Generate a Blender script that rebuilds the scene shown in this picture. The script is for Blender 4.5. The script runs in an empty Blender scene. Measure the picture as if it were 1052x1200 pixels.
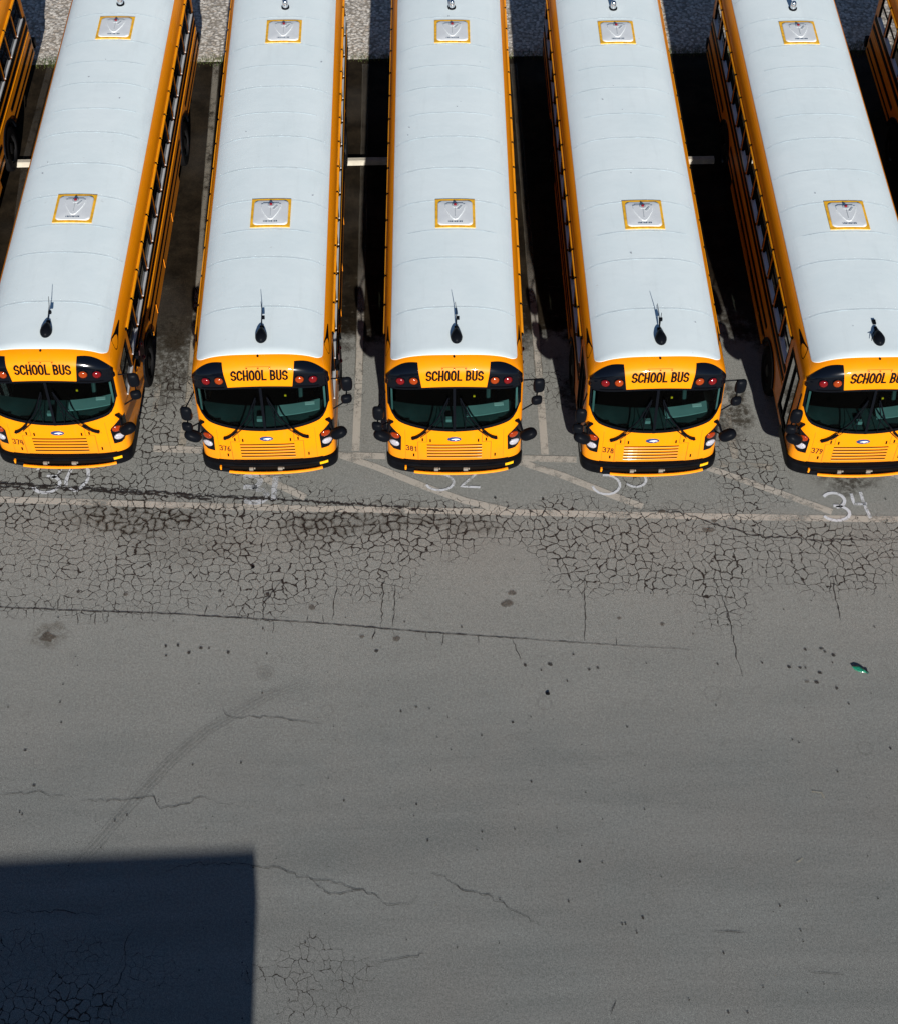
import bpy, bmesh, math, random
from mathutils import Vector, Matrix
R = math.radians
random.seed(7)
scene = bpy.context.scene
col = scene.collection

# ------------------------------------------------------------------ camera
cd = bpy.data.cameras.new('camera')
cam = bpy.data.objects.new('camera', cd); col.objects.link(cam)
rt = Vector((0.9997065, -0.0239456, -0.0036774)); up = Vector((0.0213550, 0.7993298, 0.6005130)); bk = Vector((-0.0114402, -0.6004153, 0.7996065))
m = Matrix((rt, up, bk)).transposed().to_4x4(); m.translation = Vector((-0.431, -17.1385, 22.0147))
cam.matrix_world = m
cd.sensor_fit = 'VERTICAL'; cd.sensor_height = 24.0; cd.sensor_width = 24.0
cd.lens = 24.0*1741.43/1200.0
cd.clip_start = 0.1; cd.clip_end = 3000
scene.camera = cam
scene.render.resolution_x = 897; scene.render.resolution_y = 1024

# ------------------------------------------------------------------ light
SUN_EL = 23.0; TX = 0.100                       # light travels towards +Y and slightly towards -X
w = bpy.data.worlds.new('World'); scene.world = w; w.use_nodes = True
nt = w.node_tree; bg = nt.nodes['Background']
sky = nt.nodes.new('ShaderNodeTexSky'); sky.sky_type = 'NISHITA'; sky.sun_disc = False
sky.sun_elevation = R(SUN_EL); sky.sun_rotation = math.pi - math.atan(TX)
sky.dust_density = 0.0; sky.ozone_density = 3.0; sky.altitude = 1500.0
nt.links.new(sky.outputs[0], bg.inputs[0]); bg.inputs[1].default_value = 0.05
sl = bpy.data.lights.new('sun', 'SUN'); sl.energy = 5.0; sl.angle = R(0.5); sl.color = (1.0, 0.955, 0.89)
sun = bpy.data.objects.new('sun', sl); col.objects.link(sun)
d = Vector((-TX, 1.0, -math.tan(R(SUN_EL))*math.hypot(1, TX)))
sun.rotation_euler = d.to_track_quat('-Z', 'Y').to_euler(); sun.location = (4, -40, 30)
vs = scene.view_settings; vs.view_transform = 'Standard'; vs.look = 'None'; vs.gamma = 1.0; vs.exposure = 0.27

# ------------------------------------------------------------------ node helpers
class G:
    """tiny expression builder over a node tree"""
    def __init__(s, nt): s.nt = nt
    def link(s, v, sock):
        if hasattr(v, 'is_output'): s.nt.links.new(v, sock)
        else:
            try: sock.default_value = v
            except Exception: sock.default_value = tuple(v) + (1.0,) if len(v) == 3 else v
    def m(s, op, a, b=None, c=None, clamp=False):
        n = s.nt.nodes.new('ShaderNodeMath'); n.operation = op; n.use_clamp = clamp
        s.link(a, n.inputs[0])
        if b is not None: s.link(b, n.inputs[1])
        if c is not None: s.link(c, n.inputs[2])
        return n.outputs[0]
    def add(s, a, b): return s.m('ADD', a, b)
    def sub(s, a, b): return s.m('SUBTRACT', a, b)
    def mul(s, a, b): return s.m('MULTIPLY', a, b)
    def div(s, a, b): return s.m('DIVIDE', a, b)
    def mx(s, a, b): return s.m('MAXIMUM', a, b)
    def mn(s, a, b): return s.m('MINIMUM', a, b)
    def clamp(s, a): return s.m('ADD', a, 0.0, clamp=True)
    def ramp(s, v, lo, hi, a=0.0, b=1.0):
        n = s.nt.nodes.new('ShaderNodeMapRange'); n.interpolation_type = 'SMOOTHSTEP'
        s.link(v, n.inputs[0]); s.link(lo, n.inputs[1]); s.link(hi, n.inputs[2]); s.link(a, n.inputs[3]); s.link(b, n.inputs[4])
        return n.outputs[0]
    def noise(s, vec, scale, detail=3, rough=0.55, dim='3D', dist=0.0):
        n = s.nt.nodes.new('ShaderNodeTexNoise'); n.noise_dimensions = dim
        s.link(vec, n.inputs['Vector']); n.inputs['Scale'].default_value = scale
        n.inputs['Detail'].default_value = detail; n.inputs['Roughness'].default_value = rough; n.inputs['Distortion'].default_value = dist
        return n
    def mapping(s, vec, scale=(1, 1, 1), loc=(0, 0, 0), rot=(0, 0, 0)):
        n = s.nt.nodes.new('ShaderNodeMapping'); s.link(vec, n.inputs[0])
        n.inputs['Location'].default_value = loc; n.inputs['Rotation'].default_value = rot; n.inputs['Scale'].default_value = scale
        return n.outputs[0]
    def mix(s, f, a, b, mode='MIX'):
        n = s.nt.nodes.new('ShaderNodeMix'); n.data_type = 'RGBA'; n.blend_type = mode
        s.link(f, n.inputs[0])
        for v, i in ((a, 6), (b, 7)):
            if hasattr(v, 'is_output'): s.nt.links.new(v, n.inputs[i])
            else: n.inputs[i].default_value = tuple(v)[:3] + (1.0,)
        return n.outputs[2]
    def pos(s):
        return s.nt.nodes.new('ShaderNodeNewGeometry').outputs['Position']
    def obj(s):
        return s.nt.nodes.new('ShaderNodeTexCoord').outputs['Object']
    def sep(s, v):
        n = s.nt.nodes.new('ShaderNodeSeparateXYZ'); s.link(v, n.inputs[0]); return n.outputs
    def comb(s, x, y, z=0.0):
        n = s.nt.nodes.new('ShaderNodeCombineXYZ'); s.link(x, n.inputs[0]); s.link(y, n.inputs[1]); s.link(z, n.inputs[2]); return n.outputs[0]
    def vadd(s, a, b):
        n = s.nt.nodes.new('ShaderNodeVectorMath'); n.operation = 'ADD'; s.link(a, n.inputs[0]); s.link(b, n.inputs[1]); return n.outputs[0]
    def vscale(s, a, k):
        n = s.nt.nodes.new('ShaderNodeVectorMath'); n.operation = 'SCALE'; s.link(a, n.inputs[0]); n.inputs['Scale'].default_value = k; return n.outputs[0]
    def vsub(s, a, b):
        n = s.nt.nodes.new('ShaderNodeVectorMath'); n.operation = 'SUBTRACT'; s.link(a, n.inputs[0]); s.link(b, n.inputs[1]); return n.outputs[0]
    def bump(s, h, strength=0.3, dist=0.01, normal=None):
        n = s.nt.nodes.new('ShaderNodeBump'); s.link(h, n.inputs['Height']); n.inputs['Strength'].default_value = strength; n.inputs['Distance'].default_value = dist
        if normal is not None: s.nt.links.new(normal, n.inputs['Normal'])
        return n.outputs[0]

def new_mat(name):
    mt = bpy.data.materials.new(name); mt.use_nodes = True
    return mt, G(mt.node_tree), mt.node_tree.nodes['Principled BSDF']

def simple(name, c, rough=0.5, metal=0.0, coat=0.0, var=0.08, vscale=3.0, bump=0.0, emit=None):
    mt, g, p = new_mat(name)
    o = g.obj(); n = g.noise(o, vscale, 4)
    k = g.ramp(n.outputs[0], 0.25, 0.75, 1-var, 1+var)
    c2 = g.mix(1.0, c, g.comb(k, k, k), 'MULTIPLY')
    g.link(c2, p.inputs['Base Color']); p.inputs['Roughness'].default_value = rough; p.inputs['Metallic'].default_value = metal
    if max(c) < 0.03: p.inputs['Specular IOR Level'].default_value = 0.25 if coat else 0.04
    p.inputs['Coat Weight'].default_value = coat; p.inputs['Coat Roughness'].default_value = 0.08
    if bump: g.link(g.bump(g.noise(o, 40, 3).outputs[0], bump, 0.01), p.inputs['Normal'])
    return mt

M = {}
# yellow coach paint, dull inside face, faint dust
mt, g, p = new_mat('bus_yellow')
o = g.obj(); ge = mt.node_tree.nodes.new('ShaderNodeNewGeometry')
n1 = g.noise(o, 1.3, 5, 0.6); n2 = g.noise(g.mapping(o, (14, 14, 1.5)), 1.0, 3)
yc = g.mix(g.ramp(n1.outputs[0], 0.35, 0.75), (0.90, 0.286, 0.0012), (0.86, 0.262, 0.0015))
yc = g.mix(g.mul(g.ramp(n2.outputs[0], 0.5, 0.85), 0.10), yc, (0.42, 0.25, 0.07))
sz = g.sep(o)[2]
yc = g.mix(g.mul(g.ramp(sz, 1.25, 0.65), g.ramp(n1.outputs[0], 0.3, 0.8, 0.1, 0.45)), yc, (0.30, 0.17, 0.05))   # road dust on the low skirts
yc = g.mix(ge.outputs['Backfacing'], yc, (0.16, 0.17, 0.15))
g.link(yc, p.inputs['Base Color']); p.inputs['Roughness'].default_value = 0.42; p.inputs['Specular IOR Level'].default_value = 0.12
p.inputs['Coat Weight'].default_value = 0.22; p.inputs['Coat Roughness'].default_value = 0.05
g.link(g.bump(g.noise(o, 3.0, 2).outputs[0], 0.12, 0.02), p.inputs['Normal'])
M['yellow'] = mt
# white roof paint
mt, g, p = new_mat('roof_white')
o = g.obj(); ge = mt.node_tree.nodes.new('ShaderNodeNewGeometry')
info = mt.node_tree.nodes.new('ShaderNodeObjectInfo').outputs['Random']
oo = g.vadd(o, g.comb(g.mul(info, 40.0), g.mul(info, 17.0)))
n1 = g.noise(oo, 0.9, 4); n2 = g.noise(g.mapping(oo, (5, 0.6, 1)), 1.2, 5, 0.65); n3 = g.noise(oo, 60, 2)
wc = g.mix(g.ramp(n1.outputs[0], 0.3, 0.75), (0.80, 0.885, 0.90), (0.75, 0.845, 0.865))
wc = g.mix(g.mul(g.ramp(n2.outputs[0], 0.52, 0.8), 0.30), wc, (0.66, 0.73, 0.74))
wc = g.mix(g.mul(g.ramp(n3.outputs[0], 0.62, 0.8), 0.3), wc, (0.66, 0.72, 0.74))
sp = g.noise(oo, 7, 3, 0.7); wc = g.mix(g.mul(g.ramp(sp.outputs[0], 0.70, 0.76), 0.35), wc, (0.50, 0.52, 0.50))
edge = g.ramp(g.m('ABSOLUTE', g.sep(o)[0]), 0.85, 1.10); wc = g.mix(g.mul(edge, g.ramp(n2.outputs[0], 0.40, 0.7, 0.05, 0.35)), wc, (0.55, 0.63, 0.68))
wc = g.mix(ge.outputs['Backfacing'], wc, (0.2, 0.2, 0.19))
g.link(wc, p.inputs['Base Color']); p.inputs['Roughness'].default_value = 0.65; p.inputs['Specular IOR Level'].default_value = 0.25
g.link(g.bump(g.noise(oo, 1.6, 3).outputs[0], 0.18, 0.03), p.inputs['Normal'])
M['roof'] = mt
M['black'] = simple('black_paint', (0.002, 0.003, 0.006), 0.14, coat=0.3)
M['rubber'] = simple('black_rubber', (0.0045, 0.0055, 0.008), 0.38, bump=0.1)
M['bumper'] = simple('bumper_black', (0.0045, 0.005, 0.0065), 0.42, var=0.3, vscale=6, bump=0.1)
M['rail'] = simple('rail_black', (0.003, 0.003, 0.004), 0.5)
M['tyre'] = simple('tyre_rubber', (0.007, 0.007, 0.008), 0.75, bump=0.4)
M['rim'] = simple('rim_steel', (0.015, 0.015, 0.016), 0.4, 0.3)
M['alu'] = simple('aluminium', (0.72, 0.74, 0.76), 0.35, 0.35)
M['mount'] = simple('dull_bracket', (0.30, 0.29, 0.25), 0.5, 0.3)
M['slot'] = simple('dark_slot', (0.006, 0.004, 0.003), 0.6)
M['seam'] = simple('panel_gap', (0.33, 0.075, 0.002), 0.6)
M['sign_black'] = simple('lettering_black', (0.008, 0.006, 0.006), 0.5)
M['number'] = simple('number_dark', (0.07, 0.014, 0.003), 0.5, var=0.3, vscale=12)
M['dash'] = simple('dashboard_grey', (0.024, 0.049, 0.052), 0.65, var=0.2)
M['dash_pale'] = simple('dashboard_pale', (0.17, 0.26, 0.265), 0.55)
M['inside'] = simple('interior_dark', (0.004, 0.005, 0.006), 0.8)
M['seat'] = simple('seat_vinyl', (0.008, 0.010, 0.014), 0.6)
M['paper'] = simple('paper_white', (0.75, 0.85, 0.85), 0.6)
M['hatch'] = simple('hatch_white', (0.70, 0.73, 0.75), 0.4, var=0.05)
M['hatch_g'] = simple('hatch_grey', (0.45, 0.49, 0.52), 0.5)
M['tape'] = simple('yellow_tape', (0.88, 0.46, 0.02), 0.45, var=0.25, vscale=9)
M['sticker'] = simple('yellow_sticker', (0.92, 0.52, 0.005), 0.4)
M['navy'] = simple('navy_ink', (0.01, 0.05, 0.12), 0.5)
M['red_plastic'] = simple('red_plastic', (0.22, 0.006, 0.018), 0.4)
M['red_dull'] = simple('red_dull', (0.045, 0.003, 0.008), 0.5)
M['seal'] = simple('seam_sealant', (0.63, 0.72, 0.765), 0.7, var=0.3, vscale=5)
M['badge_blue'] = simple('badge_blue', (0.012, 0.05, 0.20), 0.2, coat=0.6)
M['chrome'] = simple('chrome', (0.75, 0.77, 0.8), 0.12, 1.0)
M['arm_yellow'] = simple('arm_yellow', (0.92, 0.31, 0.002), 0.35)
M['orange_rail'] = simple('yellow_trim', (0.90, 0.36, 0.003), 0.4)

def lens_mat(name, c, rough=0.12):
    mt, g, p = new_mat(name)
    v = mt.node_tree.nodes.new('ShaderNodeTexVoronoi'); g.link(g.obj(), v.inputs['Vector']); v.inputs['Scale'].default_value = 60
    cc = g.mix(g.ramp(v.outputs['Distance'], 0.0, 0.6), c, tuple(x*0.55 for x in c))
    g.link(cc, p.inputs['Base Color']); p.inputs['Roughness'].default_value = rough; p.inputs['Coat Weight'].default_value = 0.6
    p.inputs['Coat Roughness'].default_value = 0.1
    g.link(g.bump(v.outputs['Distance'], 0.25, 0.004), p.inputs['Normal'])
    return mt
M['red_lens'] = lens_mat('red_lens', (0.26, 0.003, 0.006))
M['amber_lens'] = lens_mat('amber_lens', (0.50, 0.062, 0.003))
M['amber_dark'] = lens_mat('turn_lens', (0.48, 0.048, 0.002))
M['lamp_clear'] = lens_mat('clear_lens', (0.72, 0.70, 0.78))

def glass_mat(name, tint, gloss=0.012):
    mt = bpy.data.materials.new(name); mt.use_nodes = True; t = mt.node_tree; t.nodes.clear()
    out = t.nodes.new('ShaderNodeOutputMaterial'); mx = t.nodes.new('ShaderNodeMixShader'); tr = t.nodes.new('ShaderNodeBsdfTransparent')
    gl = t.nodes.new('ShaderNodeBsdfGlossy'); gl.inputs['Roughness'].default_value = 0.03
    gg = G(t); n = gg.noise(gg.obj(), 2.5, 3)
    tr_c = gg.mix(gg.ramp(n.outputs[0], 0.3, 0.8), tint, tuple(x*0.85 for x in tint)); gg.link(tr_c, tr.inputs[0])
    fr = t.nodes.new('ShaderNodeFresnel'); fr.inputs[0].default_value = 1.45
    t.links.new(gg.mx(gg.add(fr.outputs[0], gloss-0.04), 0.002), mx.inputs[0]); t.links.new(tr.outputs[0], mx.inputs[1]); t.links.new(gl.outputs[0], mx.inputs[2]); t.links.new(mx.outputs[0], out.inputs[0])
    return mt
M['glass'] = glass_mat('windshield_glass', (0.44, 0.62, 0.60))
M['sglass'] = glass_mat('window_glass', (0.22, 0.26, 0.28), 0.05)

# ------------------------------------------------------------------ mesh helpers
class MB:
    def __init__(s): s.v = []; s.f = []
    def vert(s, p): s.v.append(tuple(p)); return len(s.v)-1
    def face(s, *i): s.f.append(tuple(i))
    def poly(s, pts): s.f.append(tuple(s.vert(p) for p in pts))
    def box(s, c, d, rz=0.0):
        x, y, z = c; a, b, h = d[0]/2, d[1]/2, d[2]/2; cs, sn = math.cos(rz), math.sin(rz)
        i = [s.vert((x+sx*a*cs-sy*b*sn, y+sx*a*sn+sy*b*cs, z+sz*h)) for sz in (-1, 1) for sx, sy in ((-1, -1), (1, -1), (1, 1), (-1, 1))]
        for q in ((3, 2, 1, 0), (4, 5, 6, 7), (0, 1, 5, 4), (1, 2, 6, 5), (2, 3, 7, 6), (3, 0, 4, 7)): s.f.append(tuple(i[k] for k in q))
    def tube(s, pts, r, n=8, cap=True):
        pts = [Vector(p) for p in pts]; rr = r if isinstance(r, (list, tuple)) else [r]*len(pts); rings = []
        for k, p in enumerate(pts):
            t = (pts[min(k+1, len(pts)-1)]-pts[max(k-1, 0)]).normalized()
            a = t.cross(Vector((0, 0, 1)));
            if a.length < 1e-3: a = t.cross(Vector((0, 1, 0)))
            a.normalize(); b = t.cross(a)
            rings.append([s.vert(p+rr[k]*(math.cos(2*math.pi*j/n)*a+math.sin(2*math.pi*j/n)*b)) for j in range(n)])
        for u, w_ in zip(rings, rings[1:]):
            for j in range(n): s.face(u[j], u[(j+1) % n], w_[(j+1) % n], w_[j])
        if cap: s.face(*rings[0][::-1]); s.face(*rings[-1])
    def lathe(s, c, axis, prof, n=20, rx=1.0):
        """prof: list of (distance along axis, radius)"""
        ax = Vector(axis).normalized(); a = ax.cross(Vector((0, 0, 1)))
        if a.length < 1e-3: a = Vector((1, 0, 0))
        a.normalize(); b = ax.cross(a); c = Vector(c); rings = []
        for h, r in prof:
            rings.append([s.vert(c+ax*h+r*(math.cos(2*math.pi*j/n)*a*rx+math.sin(2*math.pi*j/n)*b)) for j in range(n)])
        for u, w_ in zip(rings, rings[1:]):
            for j in range(n): s.face(u[j], u[(j+1) % n], w_[(j+1) % n], w_[j])
        s.face(*rings[0][::-1]); s.face(*rings[-1])
    def ellipsoid(s, c, r, nu=14, nv=10, f=None):
        c = Vector(c); rows = []
        for i in range(nv+1):
            th = math.pi*i/nv
            row = []
            for j in range(nu):
                ph = 2*math.pi*j/nu
                q = Vector((r[0]*math.sin(th)*math.cos(ph), r[1]*math.sin(th)*math.sin(ph), r[2]*math.cos(th)))
                if f: q = f(q)
                row.append(s.vert(c+q))
            rows.append(row)
        for a, b in zip(rows, rows[1:]):
            for j in range(nu): s.face(a[j], b[j], b[(j+1) % nu], a[(j+1) % nu])
    def grid(s, fn, us, vs_, close=False):
        ids = [[s.vert(fn(u, v)) for v in vs_] for u in us]
        for i in range(len(us)-1):
            for j in range(len(vs_)-1): s.face(ids[i][j], ids[i+1][j], ids[i+1][j+1], ids[i][j+1])
        return ids
    def slab(s, fn, us, vs_, t):
        """grid with thickness: fn(u, v, off)"""
        a = s.grid(lambda u, v: fn(u, v, t), us, vs_); b = s.grid(lambda u, v: fn(u, v, -0.004), us, vs_)
        nU, nV = len(us), len(vs_)
        rim = [(i, 0) for i in range(nU)]+[(nU-1, j) for j in range(1, nV)]+[(i, nV-1) for i in range(nU-2, -1, -1)]+[(0, j) for j in range(nV-2, 0, -1)]
        for (i, j), (k, l) in zip(rim, rim[1:]+rim[:1]): s.face(a[i][j], b[i][j], b[k][l], a[k][l])
    def build(s, name, mat, parent=None, smooth=False, outward=None, bevel=0.0, fix=True):
        me = bpy.data.meshes.new(name); me.from_pydata(s.v, [], s.f)
        me.materials.append(mat)
        bm = bmesh.new(); bm.from_mesh(me)
        bmesh.ops.remove_doubles(bm, verts=bm.verts, dist=0.00005)
        bm.normal_update()
        if outward:
            for f in bm.faces:
                c = f.calc_center_median(); o_ = outward(c)
                if f.normal.dot(c-o_) < 0: f.normal_flip()
        elif fix: bmesh.ops.recalc_face_normals(bm, faces=bm.faces)
        bm.to_mesh(me); bm.free()
        if smooth:
            for pl in me.polygons: pl.use_smooth = True
            me.set_sharp_from_angle(angle=R(smooth if smooth is not True else 40))
        ob = bpy.data.objects.new(name, me); col.objects.link(ob)
        if parent is not None: ob.parent = parent
        if bevel:
            b = ob.modifiers.new('bevel', 'BEVEL'); b.width = bevel; b.segments = 2; b.limit_method = 'ANGLE'; b.angle_limit = R(40)
        return ob

def tag(o, label=None, cat=None, group=None, kind=None):
    if label: o['label'] = label
    if cat: o['category'] = cat
    if group: o['group'] = group
    if kind: o['kind'] = kind
    return o

def lin(a, b, n): return [a+(b-a)*i/(n-1) for i in range(n)]

# stroke lettering -------------------------------------------------
def arc(cx, cy, rx, ry, a0, a1, n=10): return [(cx+rx*math.cos(R(a0+(a1-a0)*i/n)), cy+ry*math.sin(R(a0+(a1-a0)*i/n))) for i in range(n+1)]
GL = {   # glyphs in a 0.46 x 1 box
 'S': [arc(.23, .74, .20, .23, 20, 180, 8)+arc(.23, .72, .20, .20, 180, 250, 4)+arc(.23, .30, .20, .24, 75, -0, 6)+arc(.23, .26, .20, .23, 0, -160, 9)],
 'C': [arc(.24, .72, .20, .25, 15, 180, 8)+arc(.24, .28, .20, .25, 180, 345, 8)],
 'H': [[(.05, 0), (.05, 1)], [(.41, 0), (.41, 1)], [(.05, .5), (.41, .5)]],
 'O': [arc(.23, .70, .19, .28, 0, 180, 9)+arc(.23, .30, .19, .28, 180, 360, 9)+[(.42, .70)]],
 'L': [[(.06, 1), (.06, .03), (.40, .03)]],
 'B': [[(.05, .02), (.05, .98), (.22, .98)]+arc(.22, .76, .18, .22, 90, -90, 7)+arc(.22, .29, .20, .26, 90, -90, 8)+[(.05, .03)], [(.05, .53), (.24, .53)]],
 'U': [[(.05, 1), (.05, .3)]+arc(.23, .26, .18, .25, 180, 360, 9)+[(.41, .3), (.41, 1)]],
 '0': [arc(.23, .5, .19, .48, 90, 450, 18)],
 '1': [[(.12, .78), (.26, 1), (.26, 0)]],
 '2': [arc(.23, .72, .18, .26, 160, -20, 9)+[(.05, .03), (.42, .03)]],
 '3': [arc(.20, .75, .20, .23, 150, -80, 9), arc(.20, .26, .22, .26, 80, -150, 9)],
 '4': [[(.08, 1), (.04, .40), (.44, .40)], [(.34, 1), (.34, 0)]],
 '6': [arc(.23, .27, .18, .25, 120, -240, 12)+[(.08, .5), (.16, .8), (.34, .98)]],
 '7': [[(.04, .97), (.42, .97), (.16, 0)]],
 '8': [arc(.23, .75, .15, .22, -90, 270, 12), arc(.23, .27, .19, .26, 90, 450, 12)],
 '9': [arc(.23, .73, .18, .25, -60, 300, 12)+[(.38, .6), (.30, .25), (.14, .02)]],
}
def ribbon2d(pts, w_):
    """2-D polyline -> list of quads"""
    P = [Vector(p) for p in pts]; P = [p for i, p in enumerate(P) if i == 0 or (p-P[i-1]).length > 1e-5]
    L_, Rr = [], []
    for i, p in enumerate(P):
        a = (P[i]-P[i-1]).normalized() if i > 0 else None; b = (P[i+1]-P[i]).normalized() if i < len(P)-1 else None
        if a is None: t = b; k = 1; q = p-t*w_*0.45
        elif b is None: t = a; k = 1; q = p+t*w_*0.45
        else:
            t = (a+b).normalized() if (a+b).length > 1e-4 else a; k = 1/max(0.5, t.dot(a)); q = p
        n_ = Vector((-t.y, t.x))*w_/2*k
        L_.append(q+n_); Rr.append(q-n_)
    return [(L_[i], Rr[i], Rr[i+1], L_[i+1]) for i in range(len(P)-1)]
def text_quads(txt, h, wid, stroke, gap=0.10, slant=0.0, space=0.26):
    """returns quads in local 2-D metres, centred; wid = total width"""
    x = 0; out = []
    for ch in txt:
        if ch == ' ': x += space; continue
        for s_ in GL[ch]: out.append([(x+px_+slant*py_, py_) for px_, py_ in s_])
        x += (0.46 if ch != '1' else 0.36)+gap
    x -= gap; k = wid/x; res = []
    for s_ in out:
        pl = []
        for a, b in zip(s_, s_[1:]):
            n = max(1, int(math.hypot((b[0]-a[0])*k, (b[1]-a[1])*h)/0.06))
            pl += [(a[0]+(b[0]-a[0])*i/n, a[1]+(b[1]-a[1])*i/n) for i in range(n)]
        pl.append(s_[-1])
        res += ribbon2d([((px_*k-wid/2), (py_*h-h/2)) for px_, py_ in pl], stroke)
    return res

# ------------------------------------------------------------------ the bus
WB = 1.22; LEN = 12.62; ZB = 0.66; YT = 0.64
PIT = 0.76; W0 = 1.55; NW = 14                       # window pitch, first window, count
def roofz(x):
    u = min(1.0, abs(x)/WB); return 2.5+0.61*(1-u**2.6)**(1/2.4)
def plan(x):
    u = min(1.0, abs(x)/WB); return 0.41*(1-(1-u**4.2)**(1/4.2))+0.03*u*u
def yprof(z):
    if z <= 1.2: return -0.035+0.035*max(0, (z-0.7)/0.5)
    if z <= 1.6: return 0.035*(z-1.2)/0.4
    if z <= 2.58: return 0.035+0.15*(z-1.6)/0.98
    if z <= 2.8: return 0.185+0.035*(z-2.58)/0.22
    q = min(1.0, (z-2.8)/0.31); return 0.22+0.42*(1-math.sqrt(max(0.0, 1-q*q)))
ZTOP = 3.11
def S0(x, z):
    if z <= 2.5: return Vector((x, plan(x)+yprof(z), z))
    q = (z-2.5)/(ZTOP-2.5)
    return Vector((x, plan(x)*(1-q*q*q)+yprof(z), 2.5+q*(roofz(x)-2.5)))
def S(x, z, off=0.0):
    p = S0(x, z)
    if off:
        e = 0.004; xa, xb = max(-WB+.002, x-e), min(WB-.002, x+e); za, zb = max(0.7, z-e), min(ZTOP-0.0005, z+e)
        nrm = (S0(xb, z)-S0(xa, z)).cross(S0(x, zb)-S0(x, za))
        if nrm.length > 0: p = p+nrm.normalized()*off
    return p
def wsb(x):
    a = abs(x); return 1.60+0.20*(a/1.0)**2*0.95+0.28*(max(0, a-0.92)/0.25)**3
def wst(x): return 2.575-0.09*(abs(x)/1.17)**2
XW = 1.165
axis_pt = lambda c: Vector((0, min(max(c.y, 1.4), LEN-1.2), min(max(c.z, 1.2), 1.9)))

def wall_pt(side, y, z, off=0.0):
    """side wall, bellied very slightly"""
    return Vector((side*(WB+off), y, z))
WIN = [(W0+PIT*i+0.05, W0+PIT*i+PIT-0.05) for i in range(NW)]
WZ0, WZ1 = 1.74, 2.40
DOOR = (0.66, 1.42)
AX = (2.55, 9.15)

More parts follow.
